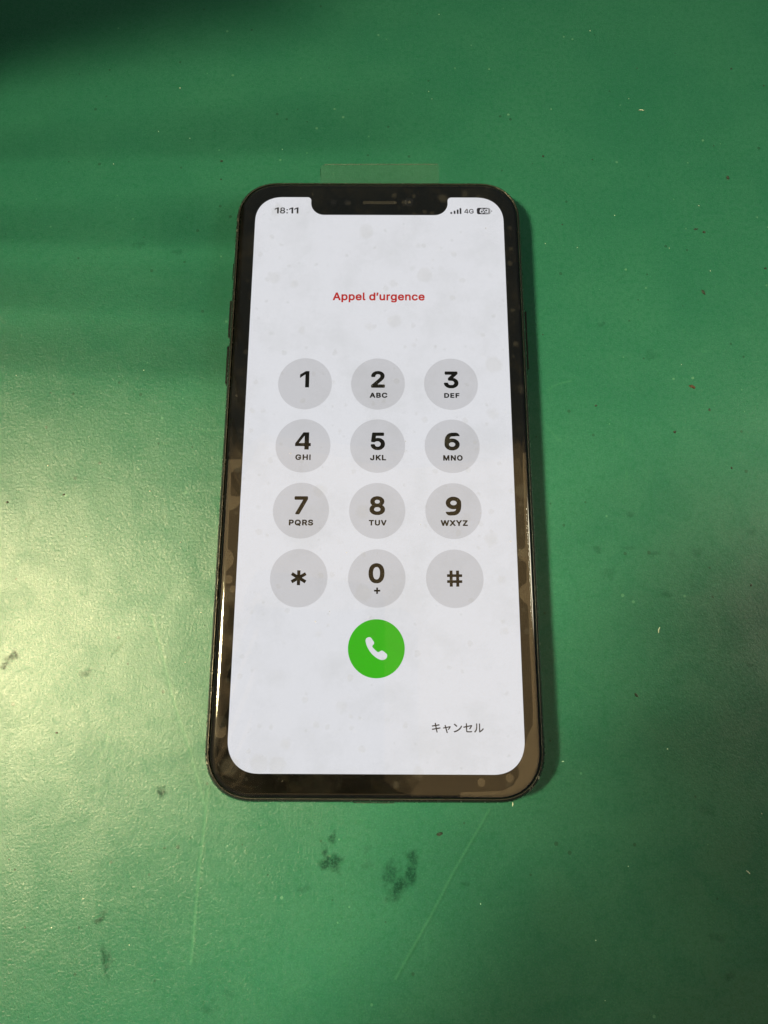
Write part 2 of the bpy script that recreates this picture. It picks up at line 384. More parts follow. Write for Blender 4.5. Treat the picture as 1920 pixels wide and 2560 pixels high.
# front glass: flat with rolled edges
gx, gy = -0.1, -0.35
def gring(i, z): return (rrect(35.02 - i, 72.05 - i, 9.9 - i * 0.8, 18, gx, gy), z)
V, F = loft([gring(0.0, 6.6), gring(0.0, 7.20), gring(0.06, 7.42), gring(0.22, 7.62), gring(0.50, 7.80), gring(0.85, 7.92), gring(1.3, 8.02), gring(1.9, 8.08), gring(2.6, 8.10)])
fg = mk('front_glass', V, F, M_glass, phone); smooth_angle(fg, 50)
tag(fg, 'black glass border around the screen with a notch')

# side buttons, port
def slab(name, x0, x1, y0, y1, z0, z1, mat, parent, bev=0.25):
    r = bev
    V, F = loft([(rrect((x1 - x0) / 2 - r * .6, (y1 - y0) / 2 - r * .6, max(r * .5, .05), 4, 0, 0, 2), z0), (rrect((x1 - x0) / 2, (y1 - y0) / 2, r, 4, 0, 0, 2), z0 + r),
                 (rrect((x1 - x0) / 2, (y1 - y0) / 2, r, 4, 0, 0, 2), z1 - r), (rrect((x1 - x0) / 2 - r * .6, (y1 - y0) / 2 - r * .6, max(r * .5, .05), 4, 0, 0, 2), z1)])
    o = mk(name, V, F, mat, parent, loc=((x0 + x1) / 2, (y0 + y1) / 2, 0)); smooth_angle(o, 40)
    return o
for y0, y1 in ((30.9, 40.6), (18.7, 28.5)):
    slab('volume_button', -37.05, -36.2, y0, y1, 2.7, 5.1, M_btn, phone)
slab('mute_switch', -36.85, -36.2, 46.3, 50.8, 2.9, 4.9, M_btn, phone)
slab('side_button', 35.7, 36.55, 22.9, 37.9, 2.7, 5.1, M_btn, phone)
slab('charging_port', -4.8, 3.9, -73.68, -73.2, 2.6, 5.2, M_seal, phone, 0.2)

# ------------------------------------------------------------------ display
def arc(cx, cy, r, a0, a1, n=8):
    return [(cx + r * math.cos(math.radians(a0 + (a1 - a0) * i / n)), cy + r * math.sin(math.radians(a0 + (a1 - a0) * i / n))) for i in range(n + 1)]
DX, DY = 31.2, 67.55
base_o = rrect(DX, DY, 6.9, 16, 0, 0, 2.25)
# insert the notch into the top edge (between the first and second corner)
n1 = 17
right = base_o[:n1]; rest = base_o[n1:]
top = []
top += arc(17.25 + 0.95, DY - 0.95, 0.95, 90, 180, 6)                        # small flare on the right
top += arc(17.25 - 3.35, DY - 5.0 + 3.35, 3.35, 0, -90, 12)
top += arc(-17.25 + 3.35, DY - 5.0 + 3.35, 3.35, -90, -180, 12)
top += arc(-17.25 - 0.95, DY - 0.95, 0.95, 0, 90, 6)
outline = right + top + rest
def plate(name, loops, z, mat, parent, thick=0.012, loc=None):
    """flat printed or lit shape with holes, from closed loops, a hair thick"""
    cu = bpy.data.curves.new(name, 'CURVE'); cu.dimensions = '2D'; cu.fill_mode = 'BOTH'
    cx = cy = 0.0
    xs = [p[0] for L in loops for p in L]; ys = [p[1] for L in loops for p in L]
    cx, cy = (min(xs) + max(xs)) / 2, (min(ys) + max(ys)) / 2
    for L in loops:
        s = cu.splines.new('POLY'); s.points.add(len(L) - 1); s.use_cyclic_u = True
        for q, (x, y) in zip(s.points, L): q.co = ((x - cx), (y - cy), 0, 1)
    cu.extrude = thick / 2
    tmp = bpy.data.objects.new('tmp', cu); C.objects.link(tmp)
    bpy.context.view_layer.update()
    me = bpy.data.meshes.new_from_object(tmp.evaluated_get(bpy.context.evaluated_depsgraph_get()))
    bpy.data.objects.remove(tmp); bpy.data.curves.remove(cu)
    me.name = name
    for v in me.vertices: v.co = v.co * MM
    me.materials.clear(); me.materials.append(mat)
    o = bpy.data.objects.new(name, me); C.objects.link(o); o.parent = parent
    o.location = Vector((cx, cy, z)) * MM
    return o
def loops_in(loops, box):
    xs = [p[0] for L in loops for p in L]; ys = [p[1] for L in loops for p in L]
    x0, x1, y0, y1 = min(xs), max(xs), min(ys), max(ys)
    fx = lambda x: box[0] + (x - x0) / (x1 - x0) * (box[1] - box[0])
    fy = lambda y: box[2] + (y - y0) / (y1 - y0) * (box[3] - box[2])
    return [[(fx(x), fy(y)) for x, y in L] for L in loops]
